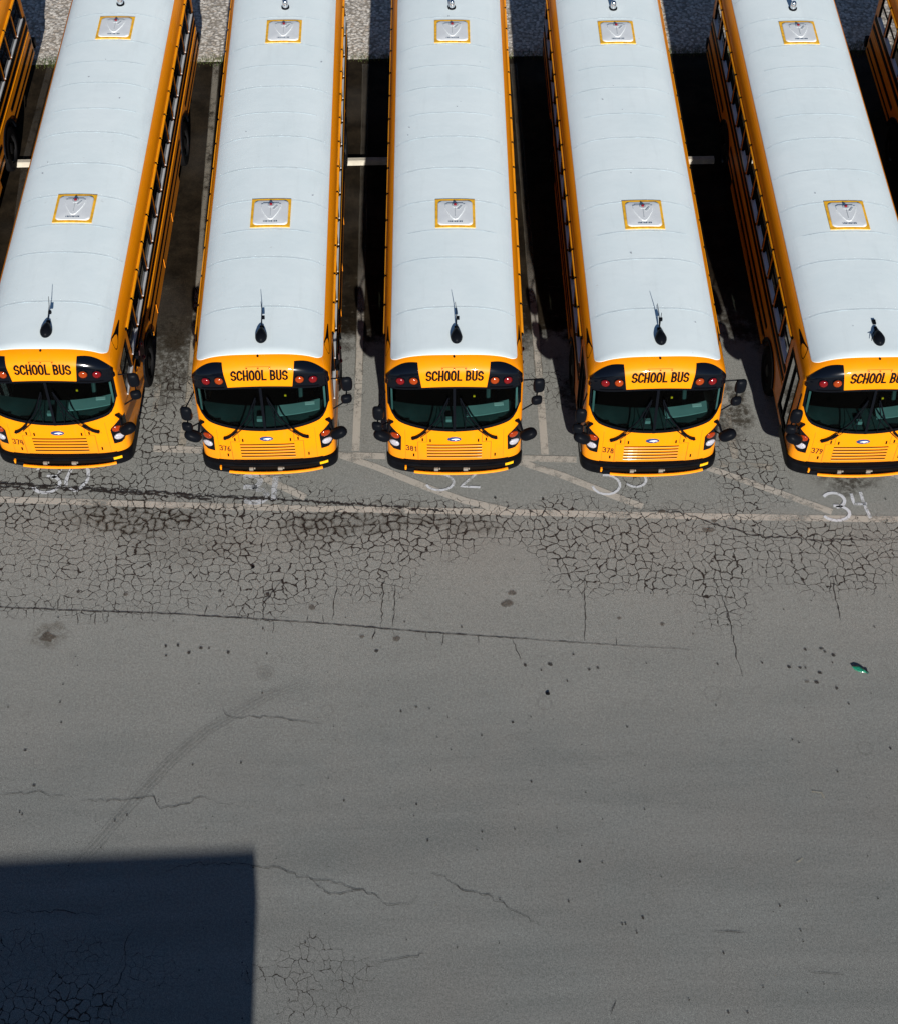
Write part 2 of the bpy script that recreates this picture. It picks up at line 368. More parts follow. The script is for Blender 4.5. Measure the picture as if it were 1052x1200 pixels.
def school_bus_parts(root):
    xs = [WB*math.sin(R(a)) for a in lin(-90, 90, 73)]
    xs = sorted(set([round(x, 5) for x in xs]+[-XW, XW, -0.03, 0.03]))
    # ---- yellow body: front mask, side walls, cove, rear
    b = MB()
    zt = lin(2.58, 2.80, 5)[1:]+[2.8+0.31*math.sin(R(a)) for a in lin(0, 90, 12)][1:]
    def colz(x, lo, hi, n): return [lo+(hi-lo)*i/(n-1) for i in range(n)]
    def strip(xa, xb, za, zb):
        ia = [b.vert(S0(xa, z)) for z in za]; ib = [b.vert(S0(xb, z)) for z in zb]
        for j in range(len(za)-1): b.face(ia[j], ib[j], ib[j+1], ia[j+1])
    for xa, xb in zip(xs, xs[1:]):
        inn = max(abs(xa), abs(xb)) <= XW+1e-6
        if inn:
            strip(xa, xb, colz(xa, 0.70, wsb(xa), 9), colz(xb, 0.70, wsb(xb), 9))
            strip(xa, xb, [wst(xa)+(2.58-wst(xa))*i/2 for i in range(3)][:-1]+[2.58]+zt, [wst(xb)+(2.58-wst(xb))*i/2 for i in range(3)][:-1]+[2.58]+zt)
        else:
            zz = lin(0.70, 2.5, 20)+[2.54, 2.58]+zt; strip(xa, xb, zz, zz)
    # side walls: rows from the rim to the rear, with wheel arches, window openings
    for sd in (-1, 1):
        ys = [1.4]+[y for wn in WIN for y in wn]+[LEN-0.35]
        for a in AX: ys += [a+0.60*math.cos(R(t)) for t in range(0, 181, 15)]
        ys = sorted(set(round(y, 4) for y in ys))
        def zb(y):
            z0 = ZB
            for a in AX:
                if abs(y-a) < 0.6: z0 = max(z0, 0.5+math.sqrt(0.36-(y-a)**2))
            return z0
        for ya, yb in zip(ys, ys[1:]):
            wn = any(w_[0]-1e-3 <= ya and yb <= w_[1]+1e-3 for w_ in WIN)
            b.poly([wall_pt(sd, ya, zb(ya)), wall_pt(sd, yb, zb(yb)), wall_pt(sd, yb, 1.2), wall_pt(sd, ya, 1.2)])
            b.poly([wall_pt(sd, ya, 1.2), wall_pt(sd, yb, 1.2), wall_pt(sd, yb, WZ0), wall_pt(sd, ya, WZ0)])
            if not wn: b.poly([wall_pt(sd, ya, WZ0), wall_pt(sd, yb, WZ0), wall_pt(sd, yb, WZ1), wall_pt(sd, ya, WZ1)])
            b.poly([wall_pt(sd, ya, WZ1), wall_pt(sd, yb, WZ1), wall_pt(sd, yb, 2.5), wall_pt(sd, ya, 2.5)])
        # ahead of 1.4: cab side with an opening (door on -X, driver window on +X)
        z0o, z1o = (0.78, 2.36) if sd < 0 else (1.62, 2.38)
        ya_, yb_ = (DOOR if sd < 0 else (0.72, 1.40))
        rim = lambda z: S0(sd*WB, z).y
        zs = sorted(set([0.66, 0.70]+lin(0.78, 2.36, 9)+[1.62, 2.38, 2.5]))
        for za, zb_ in zip(zs, zs[1:]):
            ra, rb = rim(max(za, 0.7)), rim(max(zb_, 0.7))
            b.poly([wall_pt(sd, ra, za), wall_pt(sd, ya_, za), wall_pt(sd, ya_, zb_), wall_pt(sd, rb, zb_)])
            if not (za >= z0o-1e-4 and zb_ <= z1o+1e-4):
                b.poly([wall_pt(sd, ya_, za), wall_pt(sd, yb_, za), wall_pt(sd, yb_, zb_), wall_pt(sd, ya_, zb_)])
            if yb_ > 1.4: pass
            else: b.poly([wall_pt(sd, yb_, za), wall_pt(sd, 1.4, za), wall_pt(sd, 1.4, zb_), wall_pt(sd, yb_, zb_)])
    # yellow cove between the wall top and the white roof skin
    def cove(x0, x1, y0, y1, n=8):
        b.grid(lambda x, y: (x, y, roofz(x)), [x0+(x1-x0)*i/n for i in range(n+1)], lin(y0, y1, 6))
    ycut = sorted(set([YT, LEN-0.35]+lin(YT, LEN-0.35, 14)))
    xr = [x for x in xs]
    b.grid(lambda x, y: (x, y, roofz(x)), xr, ycut)
    # rear: rounded end
    def rear(x, t):
        p = S0(x, t); return Vector((p.x, LEN-0.35+0.45-(p.y-0.0)*0.6 if False else LEN-max(0.0, plan(x)*0.75), p.z))
    zz = lin(0.66, 2.5, 10)+lin(2.5, ZTOP, 8)[1:]
    def rp(x, z):
        q = 0 if z <= 2.5 else (z-2.5)/(ZTOP-2.5)
        y = LEN-plan(x)*0.75*(1-q**3)-0.35*(1-math.sqrt(max(0, 1-q*q)))
        return Vector((x, y, z if z <= 2.5 else 2.5+q*(roofz(x)-2.5)))
    b.grid(rp, xr, zz)
    for sd in (-1, 1):
        b.grid(lambda y, z: wall_pt(sd, y, z), [LEN-0.35, rp(WB, 1).y], lin(0.66, 2.5, 4))
    body = b.build('body', M['yellow'], root, smooth=35, outward=axis_pt)
    # inner liner: headliner, so the ceiling seen through the glass is not bare
    # ---- white roof skin with pressed bow seams
    b = MB()
    XR = 1.105; Y0, Y1 = 0.47, LEN-0.10
    def capz(x, y):
        lo_, hi_ = 2.7, ZTOP
        for _ in range(30):
            mid_ = (lo_+hi_)/2
            if S0(x, mid_).y < y: lo_ = mid_
            else: hi_ = mid_
        return (lo_+hi_)/2
    seams = [(1.62, 1), (2.88, .7), (3.62, .45), (4.43, 1), (5.36, 1), (6.29, 1), (7.03, .45), (7.85, 1), (8.55, .4), (9.26, 1), (10.2, .6), (11.1, 1), (11.9, .6)]
    ys = set(lin(Y0+0.05, Y1-0.05, 60))
    for sy, k in seams:
        for d_ in (-0.017, -0.010, 0.0, 0.010, 0.017): ys.add(sy+d_)
    ys = sorted(ys)
    def rsk(x, y):
        h = 0.006
        for sy, k in seams:
            dd = abs(y-sy)
            if dd < 0.0101: h += 0.0036*k*max(0, 1-dd/0.010)
        return h
    def xlim(y):
        e = 0.16
        if y < Y0+0.05+e: q = (Y0+0.05+e-y)/e; return XR-e*(1-math.sqrt(max(0, 1-q*q)))*0.9
        return XR
    def yfront(x, y):     # the front edge bows forward in the middle
        k = max(0.0, 1-(y-Y0)/1.2); return y-0.035*k*(1-(x/XR)**2)+0.03*k*(x/XR)**2
    ids = []
    yl = [Y0+0.05+0.16*(1-math.sin(R(a))) for a in (90, 75, 60, 45, 30, 15, 5)]
    ys = sorted(set([y for y in ys if y > Y0+0.22]+yl))
    uu = [math.sin(R(a)) for a in lin(-90, 90, 31)]
    for y in ys:
        xl = xlim(y); row = []
        for u in uu:
            x = u*xl; yy = yfront(x, y)
            if yy < YT: q_ = S(x, capz(x, yy), 0.008); row.append(b.vert(q_+Vector((0, 0, rsk(x, y)-0.006))))
            else: row.append(b.vert((x, yy, roofz(x)+rsk(x, y)+0.002)))
        ids.append(row)
    for i in range(len(ys)-1):
        for j in range(len(uu)-1): b.face(ids[i][j], ids[i+1][j], ids[i+1][j+1], ids[i][j+1])
    # rim turned down
    rim = [ids[0][j] for j in range(len(uu))]+[ids[i][-1] for i in range(1, len(ys))]+[ids[-1][j] for j in range(len(uu)-2, -1, -1)]+[ids[i][0] for i in range(len(ys)-2, 0, -1)]
    low = [b.vert((b.v[i][0]*1.001, b.v[i][1], b.v[i][2]-0.02)) for i in rim]
    for k in range(len(rim)): b.face(rim[k], low[k], low[(k+1) % len(rim)], rim[(k+1) % len(rim)])
    # rivets along the strong bows
    for sy, k in seams:
        if k < 0.6: continue
        for u in lin(-0.9, 0.9, 13):
            x = u*XR; z = roofz(x)+0.007
            b.box((x, sy+0.045, z), (0.012, 0.012, 0.006))
    roof = b.build('roof', M['roof'], root, smooth=50, outward=axis_pt)
    for sy, k in seams:
        b = MB(); xe = XR-0.03-(0.25 if k < 0.6 else 0.0)
        b.grid(lambda x, y: (x, y, roofz(x)+0.0125), lin(-xe, xe, 25), [sy-0.019-0.004*k, sy-0.012]); b.build('roof_seam', M['seal'], roof, fix=False)
    # ---- roof hatches
    for hy in (4.05, 9.68):
        b = MB(); hx = 0.06
        rz_ = lambda x: roofz(x)
        H2, V2 = 0.37, 0.385
        def fr(x0, x1, y0, y1):
            b.slab(lambda u, v, o_: Vector((u, v, rz_(u)+0.012+max(0, o_))), lin(x0, x1, 6), lin(y0, y1, 6), 0.012)
        fr(hx-H2, hx+H2, hy-V2, hy+V2)
        hd = b.build('roof_hatch', M['tape'], root)
        b = MB()
        def hatch_lid(hw, hl, z1, rad):
            rings = []
            for t, zz_ in ((1.0, 0.02), (0.995, z1*0.7), (0.97, z1*0.93), (0.90, z1), (0.6, z1*1.10), (0.3, z1*1.16), (0.0, z1*1.18)):
                ring = []
                for cx_, cy_, a0 in ((1, 1, 0), (-1, 1, 90), (-1, -1, 180), (1, -1, 270)):
                    for a in (0, 22.5, 45, 67.5, 90):
                        px_ = cx_*(hw-rad)+rad*math.cos(R(a0+a)); py_ = cy_*(hl-rad)+rad*math.sin(R(a0+a))
                        ring.append(b.vert((hx+px_*max(t, .001), hy+py_*max(t, .001), rz_(0.0)+zz_-0.02)))
                rings.append(ring)
            for u, v in zip(rings, rings[1:]):
                for j in range(len(u)): b.face(u[j], u[(j+1) % len(u)], v[(j+1) % len(u)], v[j])
        hatch_lid(0.325, 0.335, 0.055, 0.08)
        b.build('hatch_lid', M['hatch'], hd, smooth=45)
        b = MB(); zt_ = rz_(0)+0.050
        # embossed vent shield: raised heart-like plate
        pts = [(-0.19, 0.21), (-0.09, 0.215), (0.09, 0.215), (0.19, 0.21)]+[(.185, .12), (.155, .02), (.105, -.09), (.045, -.19), (0, -.215), (-.045, -.19), (-.105, -.09), (-.155, .02), (-.185, .12)]
        top = [b.vert((hx+x*0.96, hy+y*0.96, zt_+0.007)) for x, y in pts]; bot = [b.vert((hx+x, hy+y, zt_-0.01)) for x, y in pts]
        b.face(*top)
        for i in range(len(pts)): b.face(bot[i], bot[(i+1) % len(pts)], top[(i+1) % len(pts)], top[i])
        b.build('hatch_vent', M['hatch'], hd)
        b = MB(); b.box((hx, hy-0.02, zt_+0.013), (0.010, 0.24, 0.006)); b.box((hx, hy+0.225, zt_+0.004), (0.30, 0.008, 0.006)); b.box((hx+0.085, hy+0.10, zt_+0.013), (0.03, 0.12, 0.008), -0.6)
        b.lathe((hx, hy+0.17, zt_+0.0), (0, 0, 1), [(0, .065), (.016, .06), (.02, .05)])
        b.build('vent_rib', M['hatch_g'], hd)
        b = MB(); b.lathe((hx, hy+0.18, zt_+0.018), (0, 0, 1), [(0, .030), (.02, .026), (.03, .012)]); b.build('vent_knob', M['red_plastic'], hd, smooth=True)
        b = MB()
        for k_ in range(9): b.box((hx-0.12+0.030*k_, hy-0.265, zt_-0.0015), (0.019 if k_ % 3 else 0.010, 0.026, 0.004))
        b.build('hatch_placard', M['navy'], hd)
    # ---- windscreen
    b = MB(); nx = 17
    for s0, s1 in ((-XW-0.012, -0.02), (0.02, XW+0.012)):
        ids = []
        for x in lin(s0, s1, nx):
            lo, hi = wsb(min(abs(x), XW))-0.015, wst(x)+0.012
            ids.append([b.vert(S(x, lo+(hi-lo)*i/8, -0.012)) for i in range(9)])
        for a_, b_ in zip(ids, ids[1:]):
            for j in range(8): b.face(a_[j], b_[j], b_[j+1], a_[j+1])
    ws = b.build('windshield', M['glass'], root, smooth=True, fix=False)
    b = MB()
    def band(f_lo, f_hi, xa, xb, n, off):
        b.slab(lambda x, t, o_: S(x, f_lo(x)+(f_hi(x)-f_lo(x))*t, o_), lin(xa, xb, n), [0, .5, 1], off)
    band(lambda x: wsb(x)-0.035, lambda x: wsb(x)+0.028, -XW, XW, 41, 0.007)
    band(lambda x: wst(x)-0.022, lambda x: wst(x)+0.015, -XW, XW, 31, 0.007)
    for sd in (-1, 1): band(lambda x: 2.07, lambda x: 2.5, *sorted((sd*(XW-0.02), sd*(XW+0.008))), 3, 0.007)
    b.build('windshield_gasket', M['rubber'], ws, smooth=40)
    b = MB(); b.slab(lambda x, z, o_: S(x, z, o_), [-0.023, 0, 0.023], lin(1.565, 2.585, 9), 0.012); b.build('center_post', M['rubber'], ws)
    # pale A-pillar reveal inside the glass edge
    for sd in (-1, 1):
        b = MB(); b.slab(lambda x, z, o_: S(x, z, -0.035+o_), sorted([sd*1.135, sd*1.10]), lin(1.95, 2.42, 7), 0.003); b.build('pillar_trim', M['dash_pale'], ws)
    # ---- black warning light panels
    for sd in (-1, 1):
        b = MB()
        def lo(t): return wst(0.6+0.55*t)+0.03
        def zq(x, t):
            a = abs(x); z0 = wst(min(a, 1.165))+0.022; s5 = (a-0.565)/0.63; z1 = 3.035+0.025*math.sin(math.pi*min(1, max(0, s5)))-0.03*max(0, s5)**4
            return z0+(z1-z0)*t
        def px(s_, t):       # inner edge leans
            inner = 0.565+0.06*t; outer = 1.197-0.012*t; return sd*(inner+(outer-inner)*s_)
        b.slab(lambda s_, t, o_: S(px(s_, t), zq(px(s_, t), t), o_), [0, .07, .14, .21, .28, .35, .42, .5, .58, .65, .72, .78, .84, .88, .92, .95, .98, 1], [0, .1, .2, .3, .4, .5, .56, .62, .68, .74, .8, .85, .9, .95, 1], 0.010)
        pn = b.build('warning_light_panel', M['black'], root, smooth=40)
        # sill strip under the lamps
        b = MB(); b.slab(lambda x, t, o_: S(x, wst(x)+0.020+0.02*t, o_), sorted([sd*v for v in lin(0.62, 1.02, 8)]), [0, 1], 0.022); b.build('lamp_ledge', M['rail'], pn)
        for x, mm in ((0.70, 'amber_lens'), (0.93, 'red_lens')):
            c = S(sd*x, 2.745, 0.0); nrm = (S(sd*x, 2.745, 0.05)-c).normalized(); nrm = (nrm+Vector((0, -0.15, -0.0))).normalized()
            b = MB(); b.lathe(c, nrm, [(0.0, .088), (.03, .086), (.03, .079), (.012, .079)], 24); b.build('lamp_bezel', M['rubber'], pn, smooth=40)
            b = MB(); b.lathe(c, nrm, [(0.008, .078), (.030, .074), (.045, .060), (.054, .036), (.058, .010)], 24); b.build('warning_light', M[mm], pn, smooth=True)
    # ---- SCHOOL BUS lettering
    b = MB()
    for q in text_quads('SCHOOL BUS', 0.195, 0.975, 0.036, gap=0.15): b.poly([S(0.01+p[0]+0.04*p[1], 2.825+p[1]*0.95, 0.004) for p in q])
    b.build('roof_sign_lettering', M['sign_black'], root, fix=False)
    # identification lamps and screw on the cap
    for x in (-0.20, 0.0, 0.20):
        b = MB(); b.ellipsoid(S(x, 2.957, 0.006), (0.016, 0.014, 0.012)); b.build('marker_lamp', M['amber_dark'], root, smooth=True)
    b = MB(); b.slab(lambda x, z, o_: S(x, z, o_), lin(-0.22, 0.22, 9), [2.965, 2.975], 0.010); b.build('marker_lamp_rail', M['yellow'], root)
    b = MB(); b.ellipsoid(S(0.0, 3.075, 0.01), (0.02, 0.02, 0.02)); b.build('cap_stud', M['sign_black'], root, smooth=True)
    # ---- wipers
    for sd in (-1, 1):
        b = MB()
        P = lambda x, z, o_: S(sd*x, z, o_)
        b.tube([P(.74, 1.40, .03), P(.66, 1.455, .05), P(.50, 1.60, .055)], [0.030, 0.026, 0.014], 8)
        b.tube([P(.66, 1.455, .05), P(.36, 1.80, .045), P(.22, 2.02, .035)], 0.010, 6)
        b.tube([P(.60, 1.45, .05), P(.30, 1.75, .045), P(.16, 1.95, .035)], 0.007, 6)
        b.tube([P(.50, 1.62, .030), P(.30, 1.87, .028), P(.10, 2.36, .026)], 0.014, 6)
        b.tube([P(.19, 1.62, .026), P(.20, 1.96, .028), P(.10, 2.30, .026)], 0.009, 6)
        b.tube([P(.74, 1.40, .0), P(.74, 1.40, .045)], 0.03, 10)
        b.build('wiper', M['rubber'], root, smooth=40)
    # ---- headlight panels
    for sd in (-1, 1):
        b = MB()
        poly = [(0.965, 1.03), (0.95, 1.40), (1.045, 1.50), (1.165, 1.60), (1.205, 1.60), (1.212, 1.10), (1.14, 1.06)]
        # fan grid by rows of z with x-limits
        def xin(z): return 0.965-0.015*(z-1.03)/0.37 if z < 1.40 else (0.95+(z-1.40)/0.20*0.21)
        def xout(z): return 1.212 if z > 1.12 else 1.10+(z-1.03)/0.09*0.112
        b.slab(lambda t, z, o_: S(sd*(xin(z)+(xout(z)-xin(z))*t), z, o_), lin(0, 1, 9), lin(1.03, 1.60, 14), 0.006)
        pn = b.build('headlight_panel', M['black'], root, smooth=40)
        def lamp(name, x, z, rx_, rz_, mat, hh):
            b = MB(); rows = []
            for k_, (t, h) in enumerate(((1, 0), (0.97, hh*0.5), (0.85, hh*0.85), (0.6, hh), (0.3, hh*1.08), (0.0, hh*1.1))):
                rows.append([b.vert(S(sd*(x+rx_*t*math.cos(R(a))), z+rz_*t*math.sin(R(a)), 0.004+h)) for a in range(0, 360, 18)])
            for u, v in zip(rows, rows[1:]):
                for j in range(20): b.face(u[j], u[(j+1) % 20], v[(j+1) % 20], v[j])
            b.build(name, M[mat], pn, smooth=True)
        lamp('turn_signal', 1.060, 1.385, 0.080, 0.066, 'amber_dark', 0.022)
        lamp('headlight', 1.075, 1.19, 0.085, 0.068, 'lamp_clear', 0.028)
    # ---- grille, panel gaps, latches
    b = MB()
    for k_ in range(5):
        z = 1.215-0.076*k_; hw = 0.495
        b.slab(lambda x, zz_, o_: S(x, zz_, o_), lin(-hw, hw, 13), [z-0.010, z+0.016], 0.003)
    gr = b.build('grille_slots', M['slot'], root)
    b = MB()
    for k_ in range(5):
        z = 1.215-0.076*k_; hw = 0.495
        for x0, x1 in zip(lin(-hw, hw, 13), lin(-hw, hw, 13)[1:]):
            a_ = [S(x, z-0.012, 0.001) for x in (x0, x1)]; c_ = [S(x, z-0.024, 0.009) for x in (x0, x1)]; d_ = [S(x, z-0.058, 0.001) for x in (x0, x1)]
            b.poly([a_[0], c_[0], c_[1], a_[1]]); b.poly([c_[0], d_[0], d_[1], c_[1]])
    b.build('grille_louvre', M['yellow'], gr, outward=axis_pt)
    b = MB()
    def gap(x0, z0, x1, z1, w_=0.009):
        if abs(x0-x1) < 0.04: b.slab(lambda s_, t, o_: S(x0+(x1-x0)*t+s_, z0+(z1-z0)*t, o_), [-w_/2, w_/2], lin(0, 1, 5), 0.0012)
        else: b.slab(lambda t, s_, o_: S(x0+(x1-x0)*t, z0+(z1-z0)*t+s_, o_), lin(0, 1, 5), [-w_/2, w_/2], 0.0012)
    for sd in (-1, 1):
        gap(sd*0.66, 1.29, sd*0.655, 0.84); gap(sd*0.50, 1.57, sd*0.495, 1.29); gap(sd*0.50, 1.29, sd*0.66, 1.29, 0.007); gap(sd*0.66, 1.345, sd*0.80, 1.345, 0.005)
        gap(sd*0.88, 1.76, sd*0.885, 0.84, 0.004)
    b.build('panel_gap', M['seam'], root)
    for sd in (-1, 1):
        for x, z in ((0.57, 1.355), (0.43, 1.335), (0.735, 0.945)):
            b = MB(); b.slab(lambda u, v, o_: S(sd*x+u, z+v, o_), [-0.013, 0.013], [-0.034, 0.034], 0.010); b.build('hood_latch', M['slot'], root)
    # ---- oval badge
    b = MB()
    def oval(rx_, rz_, off, h, x0=0.0, z0=1.375):
        rows = [[b.vert(S(x0+rx_*t*math.cos(R(a)), z0+rz_*t*math.sin(R(a)), off+hh)) for a in range(0, 360, 15)] for t, hh in ((1, 0), (0.97, h), (0.5, h), (0.0, h))]
        for u, v in zip(rows, rows[1:]):
            for j in range(24): b.face(u[j], u[(j+1) % 24], v[(j+1) % 24], v[j])
    oval(0.128, 0.058, 0.0, 0.010); bd = b.build('badge', M['chrome'], root, smooth=40)
    b = MB(); oval(0.118, 0.049, 0.010, 0.004); b.build('badge_field', M['badge_blue'], bd)
    b = MB()
    bird = [(-.062, .002), (-.02, .016), (.02, .024), (.062, .020), (.095, .004), (.088, -.012), (.055, -.006), (.03, -.026), (.0, -.030), (.012, -.014), (-.015, -.010), (-.045, -.010)]
    b.poly([S(x, 1.375+z, 0.0165) for x, z in bird]); b.build('badge_emblem', M['hatch'], bd)
    # ---- bumper
    b = MB()
    def bp(x, prof_t, BW=1.245):
        u = min(1.0, abs(x)/BW); py = 0.40*(1-(1-u**4.6)**(1/4.6))+0.075*u*u
        return py
    prof = [(-0.02, 0.815), (-0.09, 0.81), (-0.135, 0.79), (-0.15, 0.75), (-0.16, 0.66), (-0.145, 0.58), (-0.10, 0.555), (-0.02, 0.56)]
    bx = [1.245*math.sin(R(a)) for a in lin(-90, 90, 45)]
    rings = [[b.vert((x*(1+0.0*i), bp(x, 0)+py, z-0.02*(abs(x)/1.245)**4*(i == 0))) for i, (py, z) in enumerate(prof)] for x in bx]
    for u, v in zip(rings, rings[1:]):
        for j in range(len(prof)-1): b.face(u[j], v[j], v[j+1], u[j+1])
    # returns along the sides
    for rg in (rings[0], rings[-1]):
        nx_ = [b.vert((b.v[i][0], 0.95, b.v[i][2])) for i in rg]
        for j in range(len(prof)-1): b.face(rg[j], nx_[j], nx_[j+1], rg[j+1])
    bmp = b.build('bumper', M['bumper'], root, smooth=35, outward=lambda c: Vector((0, 1.0, 0.7)))
    b = MB()   # step pad on top and the dark recess under it
    b.slab(lambda x, t, o_: Vector((x, bp(x, 0)-0.115+0.10*t, 0.817+o_)), lin(-0.62, 0.62, 15), [0, 1], 0.012)
    for x0, x1 in ((-0.92, -0.62), (0.62, 0.98)): b.slab(lambda x, t, o_: Vector((x, bp(x, 0)-0.105+0.085*t, 0.817+o_)), lin(x0, x1, 5), [0, 1], 0.006)
    b.build('bumper_step', M['rubber'], bmp)
    b = MB(); b.slab(lambda x, t, o_: Vector((x, bp(x, 0)-0.150-0.012*math.sin(t*3.1)-o_, 0.765-0.09*t)), lin(-0.80, 0.86, 15), [0, .5, 1], 0.005); b.build('bumper_recess', M['slot'], bmp)
    b = MB(); b.slab(lambda x, t, o_: Vector((x, bp(x, 0)-0.152-o_, 0.73+0.06*t+0.05*(x-0.93))), lin(0.925, 1.075, 4), [0, 1], 0.006); b.build('bumper_sticker', M['sticker'], bmp)
    for x, w_ in ((-0.33, 0.075), (0.20, 0.085)):
        b = MB(); b.box((x, bp(x, 0)-0.175, 0.735), (w_, 0.04, 0.06)); b.box((x+0.06, bp(x, 0)-0.17, 0.745), (0.03, 0.03, 0.03)); b.build('arm_bracket', M['mount'], bmp, bevel=0.006)
    # folded crossing arm
    b = MB()
    b.tube([(x, bp(x, 0)-0.215-0.03*(1-(x/0.95)**2), 0.70-0.0*x) for x in lin(-0.73, 0.97, 17)], 0.028, 8)
    ca = b.build('crossing_arm', M['arm_yellow'], root, smooth=True)
    b = MB(); b.box((-0.885, bp(-0.885, 0)-0.185, 0.745), (0.035, 0.05, 0.085)); b.build('arm_bumper_stop', M['arm_yellow'], ca, bevel=0.006)
    b = MB(); b.box((-0.80, bp(-0.8, 0)-0.175, 0.72), (0.15, 0.05, 0.05)); b.build('arm_hinge', M['rubber'], ca, bevel=0.006)
    # ---- side mirrors
    def head(name, c, sx_, sz_, par, yaw_):
        b = MB(); cs, sn = math.cos(yaw_), math.sin(yaw_)
        def sq(q):
            e = 0.62
            r_ = Vector((math.copysign(abs(q.x/(sx_/2))**e, q.x)*sx_/2, q.y, math.copysign(abs(q.z/(sz_/2))**e, q.z)*sz_/2))
            r_.y *= (1.0 if r_.y < 0 else 0.35)
            return Vector((r_.x*cs-r_.y*sn, r_.x*sn+r_.y*cs, r_.z))
        b.ellipsoid(c, (sx_/2, 0.085, sz_/2), 20, 12, sq); return b.build(name, M['rubber'], par, smooth=60)
    for sd in (-1, 1):
        b = MB()
        if sd > 0:
            U, L_ = Vector((1.495, 0.42, 2.36)), Vector((1.47, 0.42, 1.97)); a1, a2 = Vector((1.19, 0.50, 2.40)), Vector((1.21, 0.42, 1.68))
        else:
            U, L_ = Vector((-1.335, 0.02, 2.11)), Vector((-1.365, 0.02, 1.76)); a1, a2 = Vector((-1.20, 0.42, 2.26)), Vector((-1.20, 0.30, 1.52))
        b.tube([a1, (U+Vector((0, 0.05, 0.10))), U+Vector((0, 0.06, 0)), L_+Vector((0, 0.06, 0)), L_+Vector((0, 0.05, -0.12)), a2], 0.014, 6)
        b.tube([a1+Vector((0, 0, 0.0)), a1+Vector((-sd*0.02, 0.02, 0))], 0.03, 8); b.tube([a2, a2+Vector((-sd*0.02, 0.02, 0))], 0.03, 8)
        mr = b.build('side_mirror', M['rubber'], root, smooth=40)
        head('mirror_head', U, 0.21, 0.34, mr, 0.12*sd); head('mirror_head', L_, 0.20, 0.20, mr, 0.2*sd)
        # round fender mirror
        b = MB(); c = Vector((sd*(1.315 if sd > 0 else 1.285), -0.05, 1.57))
        b.tube([S(sd*1.13, 1.66, 0.0), S(sd*1.13, 1.66, 0.08), c+Vector((-sd*0.10, 0.04, 0.03))], 0.022, 8)
        b.tube([S(sd*1.16, 1.40, 0.0), c+Vector((-sd*0.04, 0.03, -0.06))], 0.014, 6)
        fm = b.build('fender_mirror', M['rubber'], root, smooth=40)
        b = MB()
        def tilt(q):
            q = Vector((math.copysign(abs(q.x/0.165)**0.75, q.x)*0.165, q.y, math.copysign(abs(q.z/0.105)**0.8, q.z)*0.105)); return Matrix.Rotation(sd*R(-30), 3, 'Y') @ q
        b.ellipsoid(c, (0.165, 0.11, 0.105), 20, 12, tilt); b.build('mirror_bowl', M['rubber'], fm, smooth=True)
        b = MB(); b.tube([S(sd*1.10, 1.70, 0.0), S(sd*1.11, 1.72, 0.05), S(sd*1.15, 1.60, 0.06)], [0.03, 0.035, 0.02], 8); b.build('mirror_clamp', M['rubber'], fm, smooth=True)
    # ---- side windows: frame > glass, sill
    for sd in (-1, 1):
        spans = [(ya, yb, WZ0, WZ1) for ya, yb in WIN]+([(0.72, 1.40, 1.62, 2.38)] if sd > 0 else [])
        for ya, yb, z0, z1 in spans:
            X = sd*(WB-0.02); b = MB(); t = 0.028
            b.box((X, (ya+yb)/2, z1-t/2), (0.05, yb-ya, t))
            for y in (ya+t/2, yb-t/2): b.box((X, y, (z0+z1)/2-0.0), (0.05, t, z1-z0-2*t))
            b.box((X-sd*0.004, (ya+yb)/2, (z0+z1)/2+0.02), (0.035, yb-ya-2*t, 0.026))
            wf = b.build('side_window', M['rail'], root)
            b = MB(); b.box((X+sd*0.006, (ya+yb)/2, z0+t/2), (0.07, yb-ya, t+0.006)); b.build('window_sill', M['alu'], wf)
            b = MB(); b.poly([(X, ya+t, z0+t), (X, yb-t, z0+t), (X, yb-t, z1-t), (X, ya+t, z1-t)]); b.build('window_glass', M['sglass'], wf, fix=False)
            if z0 == WZ0:
                b = MB(); b.box((sd*(WB+0.018), (ya+yb)/2, 2.475), (0.030, yb-ya+0.045, 0.024)); b.box((sd*(WB+0.036), (ya+yb)/2, 2.455), (0.012, yb-ya+0.035, 0.03))
                b.build('drip_rail', M['orange_rail'], wf)
        for i in range(NW+1):
            b = MB(); b.box((sd*(WB+0.016), W0+PIT*i, 2.468), (0.045, 0.04, 0.05)); b.build('gutter_clip', M['rail'], root, bevel=0.01)
        for z, h, tt in ((1.64, 0.13, 0.012), (1.42, 0.10, 0.014), (1.05, 0.09, 0.014), (0.80, 0.05, 0.014)):
            b = MB(); y0 = 1.50 if z > 0.9 else AX[0]+0.62
            y1 = LEN-0.3 if z > 1.12 or z < 0.9 else LEN-0.3
            if z in (1.05, 0.80):
                for ya, yb in ((AX[0]+0.62, AX[1]-0.62), (AX[1]+0.62, LEN-0.3)): b.box((sd*(WB+tt/2), (ya+yb)/2, z), (tt, yb-ya, h))
            else: b.box((sd*(WB+tt/2), (y0+y1)/2, z), (tt, y1-y0, h))
            b.build('rub_rail', M['rail'], root)
        b = MB(); b.box((sd*(WB+0.006), (1.5+LEN-0.3)/2, 1.27), (0.012, LEN-1.8, 0.03)); b.build('belt_rail', M['orange_rail'], root)
        # luggage bay skirt
        b = MB(); b.box((sd*(WB-0.03), 5.6, 0.60), (0.06, 4.6, 0.26)); 
        for y in (3.9, 5.2, 6.6): b.box((sd*(WB+0.004), y, 0.62), (0.012, 0.02, 0.24))
        b.build('luggage_bay_door', M['yellow'], root, outward=lambda c: Vector((sd*(WB-0.03), c.y, 0.6)))
